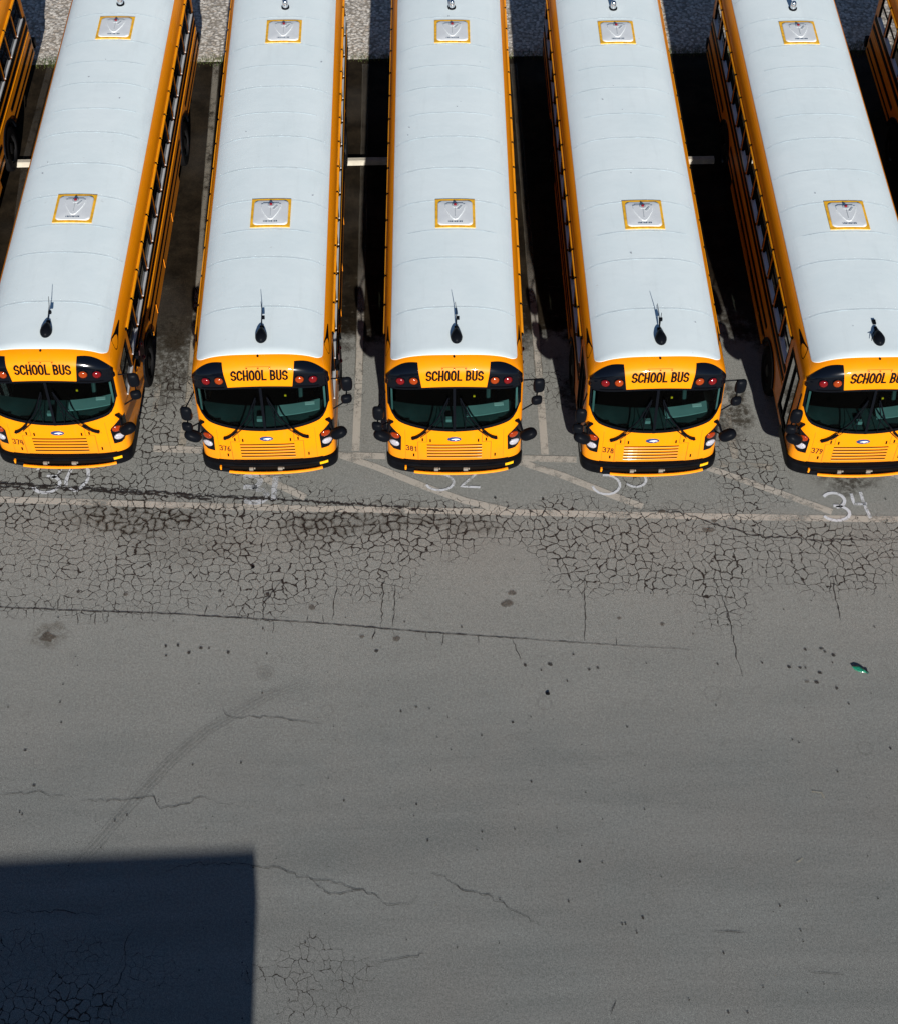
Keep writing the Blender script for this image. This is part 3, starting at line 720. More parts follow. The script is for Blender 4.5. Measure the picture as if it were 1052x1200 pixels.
        # wheel arches
        for a in AX:
            b = MB(); b.slab(lambda th, r_, o_: Vector((sd*(WB+max(0, o_)), a+r_*math.cos(th), 0.5+r_*math.sin(th))), [R(t) for t in lin(14, 166, 17)], [0.59, 0.65], 0.03); b.build('wheel_arch', M['rubber'], root)
        # flat hook-shaped black patch on the cove
        b = MB()
        def cv(y, x, o_=0.004):
            return Vector((sd*x, y, roofz(x)+o_+0.004))
        sh = [(1.46, 1.165, 1.172), (1.30, 1.160, 1.178), (1.15, 1.155, 1.187), (1.02, 1.140, 1.197), (0.95, 1.115, 1.200), (0.90, 1.100, 1.196), (0.86, 1.125, 1.190), (0.82, 1.150, 1.185), (0.77, 1.165, 1.180)] if False else \
             [(1.50, 1.160, 1.172), (1.32, 1.148, 1.180), (1.15, 1.138, 1.192), (1.04, 1.122, 1.200), (0.98, 1.112, 1.204), (0.93, 1.118, 1.204), (0.88, 1.146, 1.204), (0.83, 1.175, 1.196)]
        for (y0, a0, a1_), (y1, c0, c1) in zip(sh, sh[1:]): b.poly([cv(y0, a0), cv(y0, a1_), cv(y1, c1), cv(y1, c0)])
        b.build('cove_hook', M['rail'], root, fix=False)
    # ---- entrance door on the bus's right (-X)
    b = MB(); X = -(WB-0.015); ya, yb = DOOR; z0, z1 = 0.78, 2.36
    for y in (ya+0.02, (ya+yb)/2, yb-0.02): b.box((X, y, (z0+z1)/2), (0.05, 0.045, z1-z0))
    for z in (z0+0.06, z1-0.03): b.box((X, (ya+yb)/2, z), (0.045, yb-ya-0.01, 0.08 if z > 1 else 0.12))
    dr = b.build('entrance_door', M['rail'], root)
    for q0, q1 in ((ya+0.04, (ya+yb)/2-0.02), ((ya+yb)/2+0.02, yb-0.04)):
        b = MB(); b.poly([(X, q0, z0+0.1), (X, q1, z0+0.1), (X, q1, z1-0.06), (X, q0, z1-0.06)]); b.build('door_glass', M['sglass'], dr, fix=False)
    # ---- stop arm on the bus's left (+X)
    b = MB(); b.box((WB+0.03, 1.75, 1.45), (0.06, 0.12, 0.30)); sa = b.build('stop_arm', M['rubber'], root, bevel=0.01)
    b = MB(); b.lathe((WB+0.055, 2.02, 1.40), (1, 0, 0), [(0, .23), (.012, .23)], 8); b.build('stop_sign', M['red_dull'], sa)
    for z in (1.58, 1.22):
        b = MB(); b.ellipsoid((WB+0.075, 2.02, z), (0.035, 0.045, 0.045)); b.build('stop_lamp', M['red_lens'], sa, smooth=True)
    # ---- wheels
    for a in AX:
        for sd in (-1, 1):
            cx = sd*(WB-0.13); b = MB(); b.lathe((cx, a, 0.5), (sd, 0, 0), [(-0.14, .33), (-0.14, .46), (-0.10, .495), (0.10, .495), (0.135, .47), (0.15, .40), (0.145, .31), (0.10, .30)], 36)
            wh = b.build('wheel', M['tyre'], root, smooth=40)
            b = MB(); b.lathe((cx, a, 0.5), (sd, 0, 0), [(0.0, .29), (0.13, .295), (0.135, .285), (0.06, .25), (0.05, .15), (0.12, .12), (0.14, .08), (0.14, .01)], 28); b.build('rim', M['rim'], wh, smooth=40)
    # ---- interior and chassis
    b = MB(); b.box((0, LEN/2+0.2, 0.78), (2.30, LEN-1.4, 0.10)); b.box((0, LEN/2+0.2, 0.55), (0.9, LEN-1.8, 0.36)); b.box((0, 1.0, 0.70), (1.9, 1.0, 0.1))
    for a in AX: b.box((0, a, 0.5), (1.9, 0.2, 0.2))
    b.build('chassis', M['inside'], root)
    b = MB(); b.box((0, LEN/2+0.2, 0.845), (2.38, LEN-1.5, 0.02)); b.build('cabin_floor', M['inside'], root)
    b = MB()
    def dsh(x, t, o_): # dashboard follows the screen base and steps down behind
        y0 = S0(x, max(1.62, wsb(min(abs(x), 1.1)))).y+0.02; yy = y0+(0.60-y0)*t
        return Vector((x, yy, 1.60+0.02*math.sin(t*3)+0.13*(abs(x))**2+o_))
    b.slab(dsh, lin(-1.12, 1.12, 21), lin(0, 1, 6), 0.0)
    ds = b.build('dashboard', M['dash'], root, smooth=40)
    b = MB(); b.box((0, 0.64, 1.22), (2.1, 0.04, 0.70)); b.build('dashboard_front', M['inside'], ds)
    b = MB(); b.slab(lambda x, t, o_: Vector((x, 0.27+0.10*x*x+0.20*t, 1.675+0.05*t+0.07*x*x+max(o_, -0.05))), lin(0.22, 0.98, 9), lin(0, 1, 4), 0.02); b.build('instrument_binnacle', M['dash_pale'], ds, smooth=40)
    for x in (-0.90, -0.55, 0.55, 0.90):
        b = MB(); y = S0(x, 1.66).y+0.10; z = dsh(x, 0.2, 0.0).z+0.006; b.box((x, y, z), (0.22, 0.035, 0.012), 0.25*x); b.build('defroster_vent', M['inside'], ds)
    b = MB(); b.box((0.80, 0.47, 1.80), (0.17, 0.07, 0.006), 0.1); b.build('paper_slip', M['paper'], ds)
    b = MB(); b.box((-0.10, 0.22, 1.68), (0.10, 0.09, 0.07)); b.build('defrost_fan', M['dash_pale'], ds, bevel=0.01)
    b = MB(); b.box((0.36, 0.62, 1.85), (0.035, 0.02, 0.035)); b.build('dash_switch', M['sticker'], ds)
    b = MB(); n = 28; c = Vector((0.62, 0.88, 1.93)); tl = Matrix.Rotation(R(-28), 3, 'X')
    b.tube([c+tl @ Vector((0.235*math.cos(2*math.pi*i/n), 0.235*math.sin(2*math.pi*i/n), 0)) for i in range(n+1)], 0.017, 6)
    for a in (90, 210, 330): b.tube([c, c+tl @ Vector((0.23*math.cos(R(a)), 0.23*math.sin(R(a)), 0))], 0.014, 5)
    b.tube([c, c+Vector((0, -0.18, -0.35))], 0.04, 8); b.build('steering_wheel', M['dash'], root, smooth=40)
    b = MB(); b.box((0.62, 1.35, 1.45), (0.50, 0.48, 0.14)); b.box((0.62, 1.60, 1.80), (0.48, 0.12, 0.70)); b.box((0.62, 1.4, 1.1), (0.3, 0.3, 0.5)); b.build('driver_seat', M['seat'], root, bevel=0.04)
    b = MB(); b.box((0.0, 0.42, 2.42), (0.5, 0.03, 0.12)); b.build('interior_mirror', M['dash'], root, bevel=0.01)
    b = MB(); b.box((-0.50, 0.30, 2.50), (0.13, 0.04, 0.05)); b.build('visor_clip', M['dash_pale'], root, bevel=0.01)
    for i in range(12):
        for sd in (-1, 1):
            y = 2.4+0.80*i; b = MB(); b.box((sd*0.70, y, 1.25), (0.90, 0.42, 0.12)); b.box((sd*0.70, y+0.24, 1.55), (0.90, 0.09, 0.62)); b.build('bench_seat', M['seat'], root)
    # ---- roof fittings
    b = MB()
    def tear(q): return Vector((q.x*(1-0.35*max(0, q.y)/0.13), q.y*(1.35 if q.y > 0 else 1.0), max(q.z, -0.03)))
    b.ellipsoid((0.045, 0.86, roofz(0)+0.03), (0.105, 0.15, 0.10), 20, 12, tear)
    b.build('roof_antenna', M['rubber'], root, smooth=True)
    b = MB(); b.lathe((0.06, 10.52, roofz(0)), (0, 0, 1), [(0, .085), (.03, .085), (.035, .07)], 20); st = b.build('strobe_light', M['rubber'], root, smooth=40)
    b = MB(); b.lathe((0.06, 10.52, roofz(0)+0.03), (0, 0, 1), [(0, .062), (.13, .055), (.155, .035), (.16, .01)], 20); b.build('strobe_lens', M['chrome'], st, smooth=True)
    # ---- rear wall furniture
    b = MB(); b.box((0, LEN+0.004, 2.05), (0.9, 0.03, 0.55)); b.build('rear_window', M['black'], root, bevel=0.01)
    b = MB(); b.box((0, LEN+0.08, 0.72), (2.4, 0.16, 0.22)); b.build('rear_bumper', M['bumper'], root, bevel=0.02)

def copy_tree(o, parent=None):
    c = o.copy(); col.objects.link(c); c.parent = parent
    for ch in list(o.children): copy_tree(ch, c)
    return c

proto = bpy.data.objects.new('school_bus', None); col.objects.link(proto)
school_bus_parts(proto)

# x, y, yaw(deg), number, antenna whip style, label
BUSES = [
 (0.00, -0.01, -0.87, '381', 'up', 'school bus number 381, the middle bus, parked nose-out above painted number 32'),
 (-11.00, 0.25, -1.3, None, None, 'school bus cut off at the left edge, only its flank and rear wheel showing'),
 (-7.176, 0.326, -1.40, '374', 'up', 'school bus number 374 parked above painted number 30, its windowed side turned to view'),
 (-3.383, 0.093, -0.01, '376', 'up', 'school bus number 376 parked above the smudged white number 31'),
 (3.557, -0.145, -0.18, '378', 'twin', 'school bus number 378 parked above painted number 33, second whole front from the right'),
 (7.339, -0.266, -0.385, '379', 'down', 'school bus number 379 parked above painted number 34, its glazed entrance door in deep shade'),
 (11.08, -0.30, -0.3, None, None, 'school bus cut off at the right edge, only its shaded rear flank showing'),
]
GRP = 'yellow school buses parked side by side in the bays'
for i, (x, y, yaw, num, ant, lab) in enumerate(BUSES):
    o = proto if i == 0 else copy_tree(proto)
    o.location = (x, y, 0); o.rotation_euler = (0, 0, R(yaw))
    tag(o, lab, 'school bus', GRP)
    BUSES[i] = (o, num, ant)
for o, num, ant in BUSES:
    if num:
        b = MB()
        for q in text_quads(num, 0.12, 0.19, 0.020, gap=0.14): b.poly([S(-0.775+p[0], 1.115+p[1]-0.10*p[0], 0.0035) for p in q])
        b.build('fleet_number', M['number'], o, fix=False)
    b = MB(); rb = random.Random(int(num or 7)+3)
    for k_ in range(rb.randint(5, 9)):
        x, y, r_ = rb.uniform(-0.9, 0.9), rb.uniform(1.2, 11.5), rb.uniform(0.008, 0.022)
        if abs(y-4.05) < .5 or abs(y-9.68) < .5: continue
        b.poly([(x+r_*math.cos(R(a))*rb.uniform(.6, 1.3), y+r_*1.3*math.sin(R(a))*rb.uniform(.6, 1.3), roofz(x)+0.0135+0.002*math.cos(R(a))*-x) for a in range(0, 360, 45)])
    b.build('roof_dropping', M['hatch_g'], o, fix=False)
    if ant:
        b = MB(); rz_ = roofz(0)
        if ant in ('up', 'twin'):
            b.tube([(0.045, 1.02, rz_+0.02), (0.045, 1.10, rz_+0.06), (0.05, 1.34, rz_+0.16), (0.03, 1.50, rz_+0.24)], [0.014, 0.012, 0.007, 0.004], 6)
            b.box((0.075, 1.22, rz_+0.13), (0.05, 0.05, 0.05)); b.box((0.045, 1.08, rz_+0.02), (0.07, 0.08, 0.03))
            if ant == 'twin': b.tube([(0.045, 1.10, rz_+0.06), (0.10, 1.36, rz_+0.15)], [0.01, 0.005], 6)
        else:
            b.tube([(0.03, 1.10, rz_+0.03), (-0.06, 0.94, rz_+0.05), (-0.10, 0.80, rz_+0.05)], [0.012, 0.008, 0.004], 6)
            b.tube([(0.05, 1.05, rz_+0.03), (-0.09, 0.82, rz_+0.10)], [0.010, 0.004], 6)
            b.box((0.04, 1.28, rz_+0.02), (0.06, 0.10, 0.03)); b.box((0.04, 1.12, rz_+0.02), (0.05, 0.08, 0.03))
        b.build('antenna_whip', M['rubber'], o, smooth=40)

# ------------------------------------------------------------------ ground materials
CR = [(-7.53,-0.11,2.24,0.91,1),(-5.65,-1.43,2.59,1.14,0.6),(-7.38,-1.19,1.9,1.16,0.55),(-3.18,-1.3,1.55,1.54,0.85),(-4.8,-0.48,3.45,0.44,1),(-1.32,-0.97,2.24,0.81,1),(-1.62,-1.91,1.03,0.84,0.6),(1.82,-0.95,2.76,0.54,0.7),(2.41,-1.45,1.03,1.15,0.8),(4.12,-1.5,2.59,0.95,0.74),(4.67,-2.63,0.62,0.82,0.7),(6.57,-1.75,2.24,0.85,0.66),(5.59,0.04,0.78,1.02,0.95),(-5.64,1.83,0.66,1.64,0.85),(-4.55,0.52,1.55,0.72,0.6),(1.89,2.51,0.48,0.63,0.5),(-2.08,2.39,0.43,0.63,0.4),(3.4,-0.1,0.38,0.71,0.5),(-6.61,-2.42,2.22,0.4,0.5),(-6.23,-9.63,1.25,0.63,0.7),(-2.32,-9.34,1.11,0.71,0.45),(-5.77,-9.26,1.53,0.78,0.3),(-7.05,-8.83,0.83,0.53,0.4)]
def fields(g):
    """shared world-space fields of the pavement: crack mask, grime, grit"""
    P = g.pos(); s_ = g.sep(P); P2 = g.comb(s_[0], s_[1], 0.0)
    wob = g.noise(P2, 1.6, 3); wv = g.vscale(g.vsub(wob.outputs['Color'], (0.5, 0.5, 0.5)), 0.42)
    wob2 = g.noise(P2, 12.0, 3); wv2 = g.vscale(g.vsub(wob2.outputs['Color'], (0.5, 0.5, 0.5)), 0.075)
    Pw = g.vadd(g.vadd(P2, wv), wv2)
    v = g.nt.nodes.new('ShaderNodeTexVoronoi'); v.voronoi_dimensions = '2D'; v.feature = 'DISTANCE_TO_EDGE'; g.link(Pw, v.inputs['Vector']); v.inputs['Scale'].default_value = 5.9; v.inputs['Randomness'].default_value = 0.82
    big = g.noise(P2, 0.9, 3); sw = g.sep(g.vadd(P2, g.vscale(g.vsub(big.outputs['Color'], (0.5, 0.5, 0.5)), 1.1)))
    reg = None
    for cx, cy, rx, ry, st in CR:
        dx = g.m('DIVIDE', g.sub(sw[0], cx), rx); dy = g.m('DIVIDE', g.sub(sw[1], cy), ry)
        r2 = g.add(g.mul(dx, dx), g.mul(dy, dy))
        e = g.m('MULTIPLY', g.m('SUBTRACT', 1.35, r2), st, clamp=True)
        e = g.mn(e, st)
        reg = e if reg is None else g.mx(reg, e)
    fine = g.noise(P2, 3.5, 3)
    reg2 = g.clamp(g.add(reg, g.add(g.mul(g.sub(fine.outputs[0], 0.55), g.mul(reg, 1.5)), g.mul(g.sub(g.noise(P2, 0.8, 2).outputs[0], 0.5), g.mul(reg, 2.6)))))
    wd = g.add(0.001, g.mul(reg2, 0.088))
    wd = g.mul(wd, g.ramp(g.noise(P2, 7, 2).outputs[0], 0.25, 0.8, 0.55, 1.5))
    crack = g.mul(g.ramp(v.outputs['Distance'], g.mul(wd, 0.42), wd, 1.0, 0.0), g.ramp(reg2, 0.04, 0.30))
    return P2, crack, reg2, v.outputs['Distance'], s_

mt, g, p = new_mat('pavement')
P2, crack, reg, vd, sx = fields(g)
def blob(cx, cy, rx, ry, soft=1.0):
    nz_ = g.noise(P2, 2.4, 4, 0.65); s2 = g.sep(g.vadd(P2, g.vscale(g.vsub(nz_.outputs['Color'], (0.5, 0.5, 0.5)), 0.9)))
    dx = g.m('DIVIDE', g.sub(s2[0], cx), rx); dy = g.m('DIVIDE', g.sub(s2[1], cy), ry)
    return g.m('MULTIPLY', g.m('SUBTRACT', 1.0, g.add(g.mul(dx, dx), g.mul(dy, dy))), soft, clamp=True)
streak = g.noise(g.mapping(P2, (0.22, 1.7, 1), rot=(0, 0, R(3))), 1.0, 5, 0.6)
cloud = g.noise(P2, 0.55, 5, 0.6); mid = g.noise(P2, 5.0, 4, 0.6); grit = g.noise(g.mapping(P2, rot=(0, 0, 0.63)), 64, 3, 0.7); grit2 = g.noise(g.mapping(P2, rot=(0, 0, 1.13)), 143, 3, 0.7)
base = g.mix(g.ramp(streak.outputs[0], 0.30, 0.70), (0.163, 0.171, 0.163), (0.206, 0.213, 0.202))
base = g.mix(g.mul(g.ramp(cloud.outputs[0], 0.35, 0.7), 0.5), base, (0.192, 0.188, 0.174))
# warmer, paler bay slab; light falloff towards the camera is painted into its ramp
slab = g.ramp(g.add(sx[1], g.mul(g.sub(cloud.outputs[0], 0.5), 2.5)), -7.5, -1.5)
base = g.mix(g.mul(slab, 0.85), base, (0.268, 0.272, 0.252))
base = g.mix(g.mul(g.ramp(mid.outputs[0], 0.50, 0.8), 0.28), base, (0.12, 0.117, 0.108))
# oil soaked older asphalt deep in the bays
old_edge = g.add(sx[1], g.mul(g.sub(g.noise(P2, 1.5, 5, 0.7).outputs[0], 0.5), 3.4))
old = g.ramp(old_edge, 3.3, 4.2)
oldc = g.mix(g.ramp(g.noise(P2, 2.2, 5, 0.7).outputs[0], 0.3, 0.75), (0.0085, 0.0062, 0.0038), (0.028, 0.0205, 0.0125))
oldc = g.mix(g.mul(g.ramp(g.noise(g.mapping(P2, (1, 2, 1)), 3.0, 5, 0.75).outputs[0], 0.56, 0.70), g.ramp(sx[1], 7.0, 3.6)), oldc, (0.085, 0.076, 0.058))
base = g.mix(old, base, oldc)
# dark stains with a shape of their own
for cx, cy, rx, ry, k, c in ((-5.9, -0.55, 1.5, 0.45, .95, (0.035, 0.028, 0.018)), (-1.5, -0.72, 1.9, 0.42, .8, (0.032, 0.026, 0.017)), (-2.6, -1.0, 0.9, 0.5, .45, (0.05, 0.045, 0.035)), (0.3, -0.95, 0.7, 0.25, .7, (0.035, 0.028, 0.02)),
                             (7.35, 0.25, 0.75, 0.7, .9, (0.055, 0.048, 0.04)), (3.5, 0.55, 0.8, 0.4, .6, (0.05, 0.04, 0.03)), (5.35, 1.7, 0.55, 0.9, .9, (0.045, 0.038, 0.028)), (-5.6, 3.4, 0.5, 1.6, .85, (0.04, 0.034, 0.025)), (-7.18, -3.16, 0.33, 0.3, .5, (0.09, 0.078, 0.06)), (2.4, 2.2, 0.3, 0.6, .8, (0.05, 0.045, 0.035)), (-4.9, -1.2, 1.5, 0.5, .30, (0.08, 0.07, 0.055))):
    bl = g.mul(blob(cx, cy, rx, ry, 1.6), k)
    bl = g.mul(bl, g.ramp(g.noise(P2, 8, 4, 0.7).outputs[0], 0.36, 0.58, 0.12, 1.0))
    if cy < -0.5 and k > .4 and cx > -7: bl = g.mul(bl, g.ramp(vd, 0.04, 0.30, 1.0, 0.35))
    base = g.mix(bl, base, c)
base = g.mix(g.mul(g.ramp(g.noise(P2, 0.35, 2).outputs[0], 0.45, 0.7), 0.10), base, (0.24, 0.22, 0.20))
gk = g.ramp(grit.outputs[0], 0.3, 0.7, 0.62, 1.38); gk2 = g.ramp(grit2.outputs[0], 0.3, 0.7, 0.55, 1.45); gk = g.mul(gk, gk2)
gk = g.mul(gk, g.ramp(g.noise(P2, 23, 4, 0.7).outputs[0], 0.3, 0.7, 0.84, 1.16))
base = g.mix(1.0, base, g.comb(gk, gk, gk), 'MULTIPLY')
# soiling that creeps out of the widest cracks, then the cracks themselves
creep = g.mul(g.ramp(vd, 0.0, 0.16, 1.0, 0.0), g.mul(g.ramp(reg, 0.55, 1.0), g.ramp(mid.outputs[0], 0.42, 0.62)))
base = g.mix(g.mul(creep, 0.6), base, (0.045, 0.036, 0.026))
base = g.mix(g.mul(crack, 0.93), base, (0.020, 0.013, 0.011))
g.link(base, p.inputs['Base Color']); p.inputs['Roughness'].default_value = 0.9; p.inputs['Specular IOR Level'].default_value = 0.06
h = g.sub(g.mul(g.add(grit.outputs[0], grit2.outputs[0]), 0.30), g.mul(crack, 1.2))
g.link(g.bump(h, 0.35, 0.012), p.inputs['Normal'])
M['pavement'] = mt

def paint_mat(name, c, wear, scale=6.0, chalk=False, floor=0.06):
    mt, g, p = new_mat(name); P2, crack, reg, vd, sx = fields(g)
    nz_ = g.noise(P2, scale, 5, 0.75); gr_ = g.noise(P2, 55, 3, 0.7); big = g.noise(P2, 1.2, 3)
    cov = g.ramp(g.add(g.add(g.mul(nz_.outputs[0], 0.65), g.mul(gr_.outputs[0], 0.35)), g.mul(g.sub(big.outputs[0], 0.5), 0.5)), wear-0.08, wear+0.12)
    if not chalk: cov = g.mul(cov, g.ramp(sx[1], 3.0, 6.5, 1.0, floor))
    cov = g.mul(cov, g.sub(1.0, g.mul(crack, 0.93)))
    k = g.ramp(gr_.outputs[0], 0.2, 0.8, 0.85, 1.12)
    g.link(g.mix(1.0, c, g.comb(k, k, k), 'MULTIPLY'), p.inputs['Base Color']); p.inputs['Roughness'].default_value = 0.85
    g.link(cov, p.inputs['Alpha'])
    return mt
M['line'] = paint_mat('faded_line_paint', (0.46, 0.425, 0.37), 0.40)
M['line3'] = paint_mat('worn_line_paint', (0.36, 0.33, 0.27), 0.43, floor=0.55)
M['line2'] = paint_mat('faint_line_paint', (0.37, 0.34, 0.29), 0.50)
M['chalk'] = paint_mat('sprayed_white', (0.66, 0.68, 0.72), 0.40, 9.0, True)
M['chalk2'] = paint_mat('smudged_white', (0.56, 0.58, 0.61), 0.46, 6.0, True)

def flat_mat(name, c, alpha, rough=0.9, sc=20):
    mt, g, p = new_mat(name); o = g.pos(); n = g.noise(o, sc, 4, 0.7)
    g.link(g.mix(g.ramp(n.outputs[0], 0.3, 0.7), c, tuple(x*0.6 for x in c)), p.inputs['Base Color']); p.inputs['Roughness'].default_value = rough
    g.link(g.ramp(n.outputs[0], 0.25, 0.6, alpha*0.55, alpha), p.inputs['Alpha']); return mt
M['crack'] = flat_mat('crack_dirt', (0.022, 0.014, 0.012), 0.95)
M['crack_f'] = flat_mat('crack_fine', (0.03, 0.024, 0.022), 0.75)
M['spot'] = flat_mat('oil_spot', (0.030, 0.022, 0.018), 0.85)
M['brown_spot'] = flat_mat('rust_spot', (0.085, 0.055, 0.035), 0.5)
M['skid'] = flat_mat('tyre_mark', (0.10, 0.099, 0.094), 0.17, sc=6)
M['ring'] = flat_mat('ring_stain', (0.13, 0.115, 0.10), 0.14)

# ------------------------------------------------------------------ ground sheets
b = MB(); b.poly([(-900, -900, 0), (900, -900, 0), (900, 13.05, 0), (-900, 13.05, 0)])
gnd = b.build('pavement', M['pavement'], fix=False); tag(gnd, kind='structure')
# gravel beyond
mt, g, p = new_mat('gravel')
P = g.pos(); s_ = g.sep(P); P2 = g.comb(s_[0], s_[1], 0)
v = mt.node_tree.nodes.new('ShaderNodeTexVoronoi'); g.link(g.vadd(P2, g.vscale(g.noise(P2, 20, 2).outputs['Color'], 0.05)), v.inputs['Vector']); v.inputs['Scale'].default_value = 13
v2 = mt.node_tree.nodes.new('ShaderNodeTexVoronoi'); g.link(P2, v2.inputs['Vector']); v2.inputs['Scale'].default_value = 31
sc_ = g.sep(v.outputs['Color'])
gc = g.mix(sc_[0], (0.58, 0.54, 0.48), (0.88, 0.83, 0.75)); gc = g.mix(g.mul(g.ramp(sc_[1], 0.5, 1.0), 0.8), gc, (0.26, 0.24, 0.22)); gc = g.mix(g.mul(g.ramp(sc_[2], 0.6, 1.0), 0.5), gc, (0.62, 0.46, 0.32))
gc = g.mix(g.ramp(v.outputs['Distance'], 0.42, 0.72), gc, (0.26, 0.23, 0.19)); gc = g.mix(g.mul(g.ramp(v2.outputs['Distance'], 0.4, 0.7), 0.4), gc, (0.24, 0.22, 0.19))
gc = g.mix(g.mul(g.ramp(g.noise(P2, 1.4, 4).outputs[0], 0.5, 0.75), 0.4), gc, (0.40, 0.34, 0.27))
g.link(gc, p.inputs['Base Color']); p.inputs['Roughness'].default_value = 0.95
g.link(g.bump(g.sub(g.mul(v2.outputs['Distance'], -0.4), v.outputs['Distance']), 0.6, 0.02), p.inputs['Normal'])
M['gravel'] = mt
b = MB()
rx_ = random.Random(3)
xs_ = lin(-16, 16, 161); ys_ = lin(13.05, 19, 31)
def gz(x, y): return 0.006+(0.02+0.018*rx_.random() if y > 13.2 else 0.0)
b.grid(lambda x, y: (x, y, gz(x, y)), xs_, ys_)
b.poly([(-900, 19, 0.0), (900, 19, 0.0), (900, 900, 0), (-900, 900, 0)]); b.poly([(-900, 13.05, 0), (-16, 13.05, 0), (-16, 19, 0), (-900, 19, 0)]); b.poly([(16, 13.05, 0), (900, 13.05, 0), (900, 19, 0), (16, 19, 0)])
gv = b.build('gravel_ground', M['gravel'], smooth=80, outward=lambda c: Vector((c.x, c.y, -5))); tag(gv, kind='structure')
# grass fringe at the pavement edge
mt, g, p = new_mat('grass_blades'); inf = g.noise(g.pos(), 3, 3)
g.link(g.mix(g.ramp(inf.outputs[0], 0.35, 0.65), (0.05, 0.085, 0.018), (0.11, 0.12, 0.03)), p.inputs['Base Color']); p.inputs['Roughness'].default_value = 0.7
b = MB(); rg = random.Random(5)
for i in range(20000):
    x = rg.uniform(-13, 13); k = 0.5+0.5*math.sin(x*2.3)*math.sin(x*0.9+1)
    if rg.random() > 0.25+0.75*k: continue
    y = 13.12+rg.gauss(0, 0.06+0.09*k); h_ = rg.uniform(0.03, 0.11)*(0.6+k); a = rg.uniform(0, 6.28); ln = rg.uniform(0, 0.06); w_ = 0.006
    dx, dy = math.cos(a)*w_, math.sin(a)*w_; t = (x+math.sin(a)*ln, y-math.cos(a)*ln, h_)
    b.poly([(x-dx, y-dy, 0.0), (x+dx, y+dy, 0.0), t])
gs = b.build('grass', mt, fix=False); tag(gs, 'thin green fringe of grass where the pavement meets the gravel', 'grass', kind='stuff')

# ------------------------------------------------------------------ painted bay lines
def resample(pts, step):
    out = [Vector(pts[0])]
    for a, c in zip(pts, pts[1:]):
        a, c = Vector(a), Vector(c); n = max(1, int((c-a).length/step))
        out += [a+(c-a)*i/n for i in range(1, n+1)]
    return out
def ground_ribbon(b, pts, w_, z, jag=0.0, step=0.12, rnd=random, taper=False, wj=0.0):
    P = resample(pts, step); N_ = len(P)
    if jag: P = [p if i in (0, N_-1) else p+Vector((rnd.uniform(-jag, jag), rnd.uniform(-jag, jag))) for i, p in enumerate(P)]
    L_ = []
    for i, p in enumerate(P):
        t = (P[min(i+1, N_-1)]-P[max(i-1, 0)]).normalized(); n_ = Vector((-t.y, t.x))
        k = w_/2*(1+rnd.uniform(-wj, wj))
        if taper: k *= min(1.0, 0.25+3.0*min(i, N_-1-i)/N_)
        L_.append((b.vert((p.x+n_.x*k, p.y+n_.y*k, z)), b.vert((p.x-n_.x*k, p.y-n_.y*k, z))))
    for u, v in zip(L_, L_[1:]): b.face(u[0], u[1], v[1], v[0])
LINES = [('line', 0.125, [(-12, 0.06), (-8.65, -0.08), (-5.29, -0.31), (-2.9, -0.45), (0.9, -0.64), (4.2, -0.82), (8.31, -1.01), (12, -1.2)], 1),
 ('line', 0.13, [(-4.6, 0.82), (-3.74, 0.38), (-2.78, -0.2)], 0), ('line', 0.125, [(-2.22, 0.83), (-1.48, 0.5), (-0.52, -0.02), (0.19, -0.36), (0.95, -0.60)], 0),
 ('line', 0.13, [(1.12, 0.60), (2.06, 0.18), (2.98, -0.33), (3.47, -0.58)], 0), ('line', 0.125, [(4.79, 0.31), (5.57, -0.08), (6.31, -0.46), (6.96, -0.80)], 0), ('line', 0.125, [(8.0, 0.22), (8.36, 0.01), (9.2, -0.45)], 0),
 ('line', 0.14, [(-5.73, 1.06), (-4.75, 0.99), (-4.3, 0.9)], 0), ('line', 0.13, [(-2.22, 0.81), (-1.29, 0.75)], 0), ('line', 0.13, [(1.15, 0.64), (2.33, 0.57)], 0), ('line2', 0.13, [(4.87, 0.41), (6.03, 0.28)], 0),
 ('line3', 0.125, [(-5.19, 1.08), (-5.15, 2.25), (-5.2, 5.58), (-5.28, 9.1), (-5.36, 12.97)], 0), ('line', 0.125, [(-1.86, 0.90), (-1.82, 2.84), (-1.79, 6.25), (-1.78, 9.0), (-1.78, 12.86)], 0),
 ('line', 0.125, [(1.74, 0.71), (1.75, 2.74), (1.75, 6.16), (1.75, 9.19), (1.74, 12.76)], 0), ('line2', 0.125, [(5.36, 0.50), (5.33, 1.42), (5.35, 2.42), (5.38, 6.05), (5.38, 12.9)], 0),
 ('line', 0.125, [(-9.2, 1.1), (-9.24, 6.46), (-9.42, 9.51), (-9.33, 13.0)], 0), ('line2', 0.10, [(-5.8, 1.72), (-5.79, 2.72)], 0)]
for i, (mn_, w_, pts, lv) in enumerate(LINES):
    b = MB(); ground_ribbon(b, pts, w_*1.15, 0.004+0.0007*(i % 5)+0.0001*i, step=0.5)
    tag(b.build('painted_line', M[mn_], fix=False), kind='structure')
M['line_edge'] = flat_mat('line_edge', (0.16, 0.145, 0.11), 0.40, sc=30)
b = MB()
for k_, (pts, offs) in enumerate((([(-5.15, 2.25), (-5.2, 5.58), (-5.28, 9.1), (-5.36, 12.97)], (-.07, .07)), ([(-1.82, 2.84), (-1.79, 6.25), (-1.78, 9.0), (-1.78, 12.86)], (-.075, .07)), ([(1.75, 2.74), (1.75, 6.16), (1.75, 9.19), (1.74, 12.76)], (-.07, .07)))):
    for o_ in offs: ground_ribbon(b, [(x+o_, y) for x, y in pts], 0.022, 0.0089, 0.004, 0.2, random.Random(k_), wj=0.6)
tag(b.build('painted_line', M['line_edge'], fix=False), kind='structure')
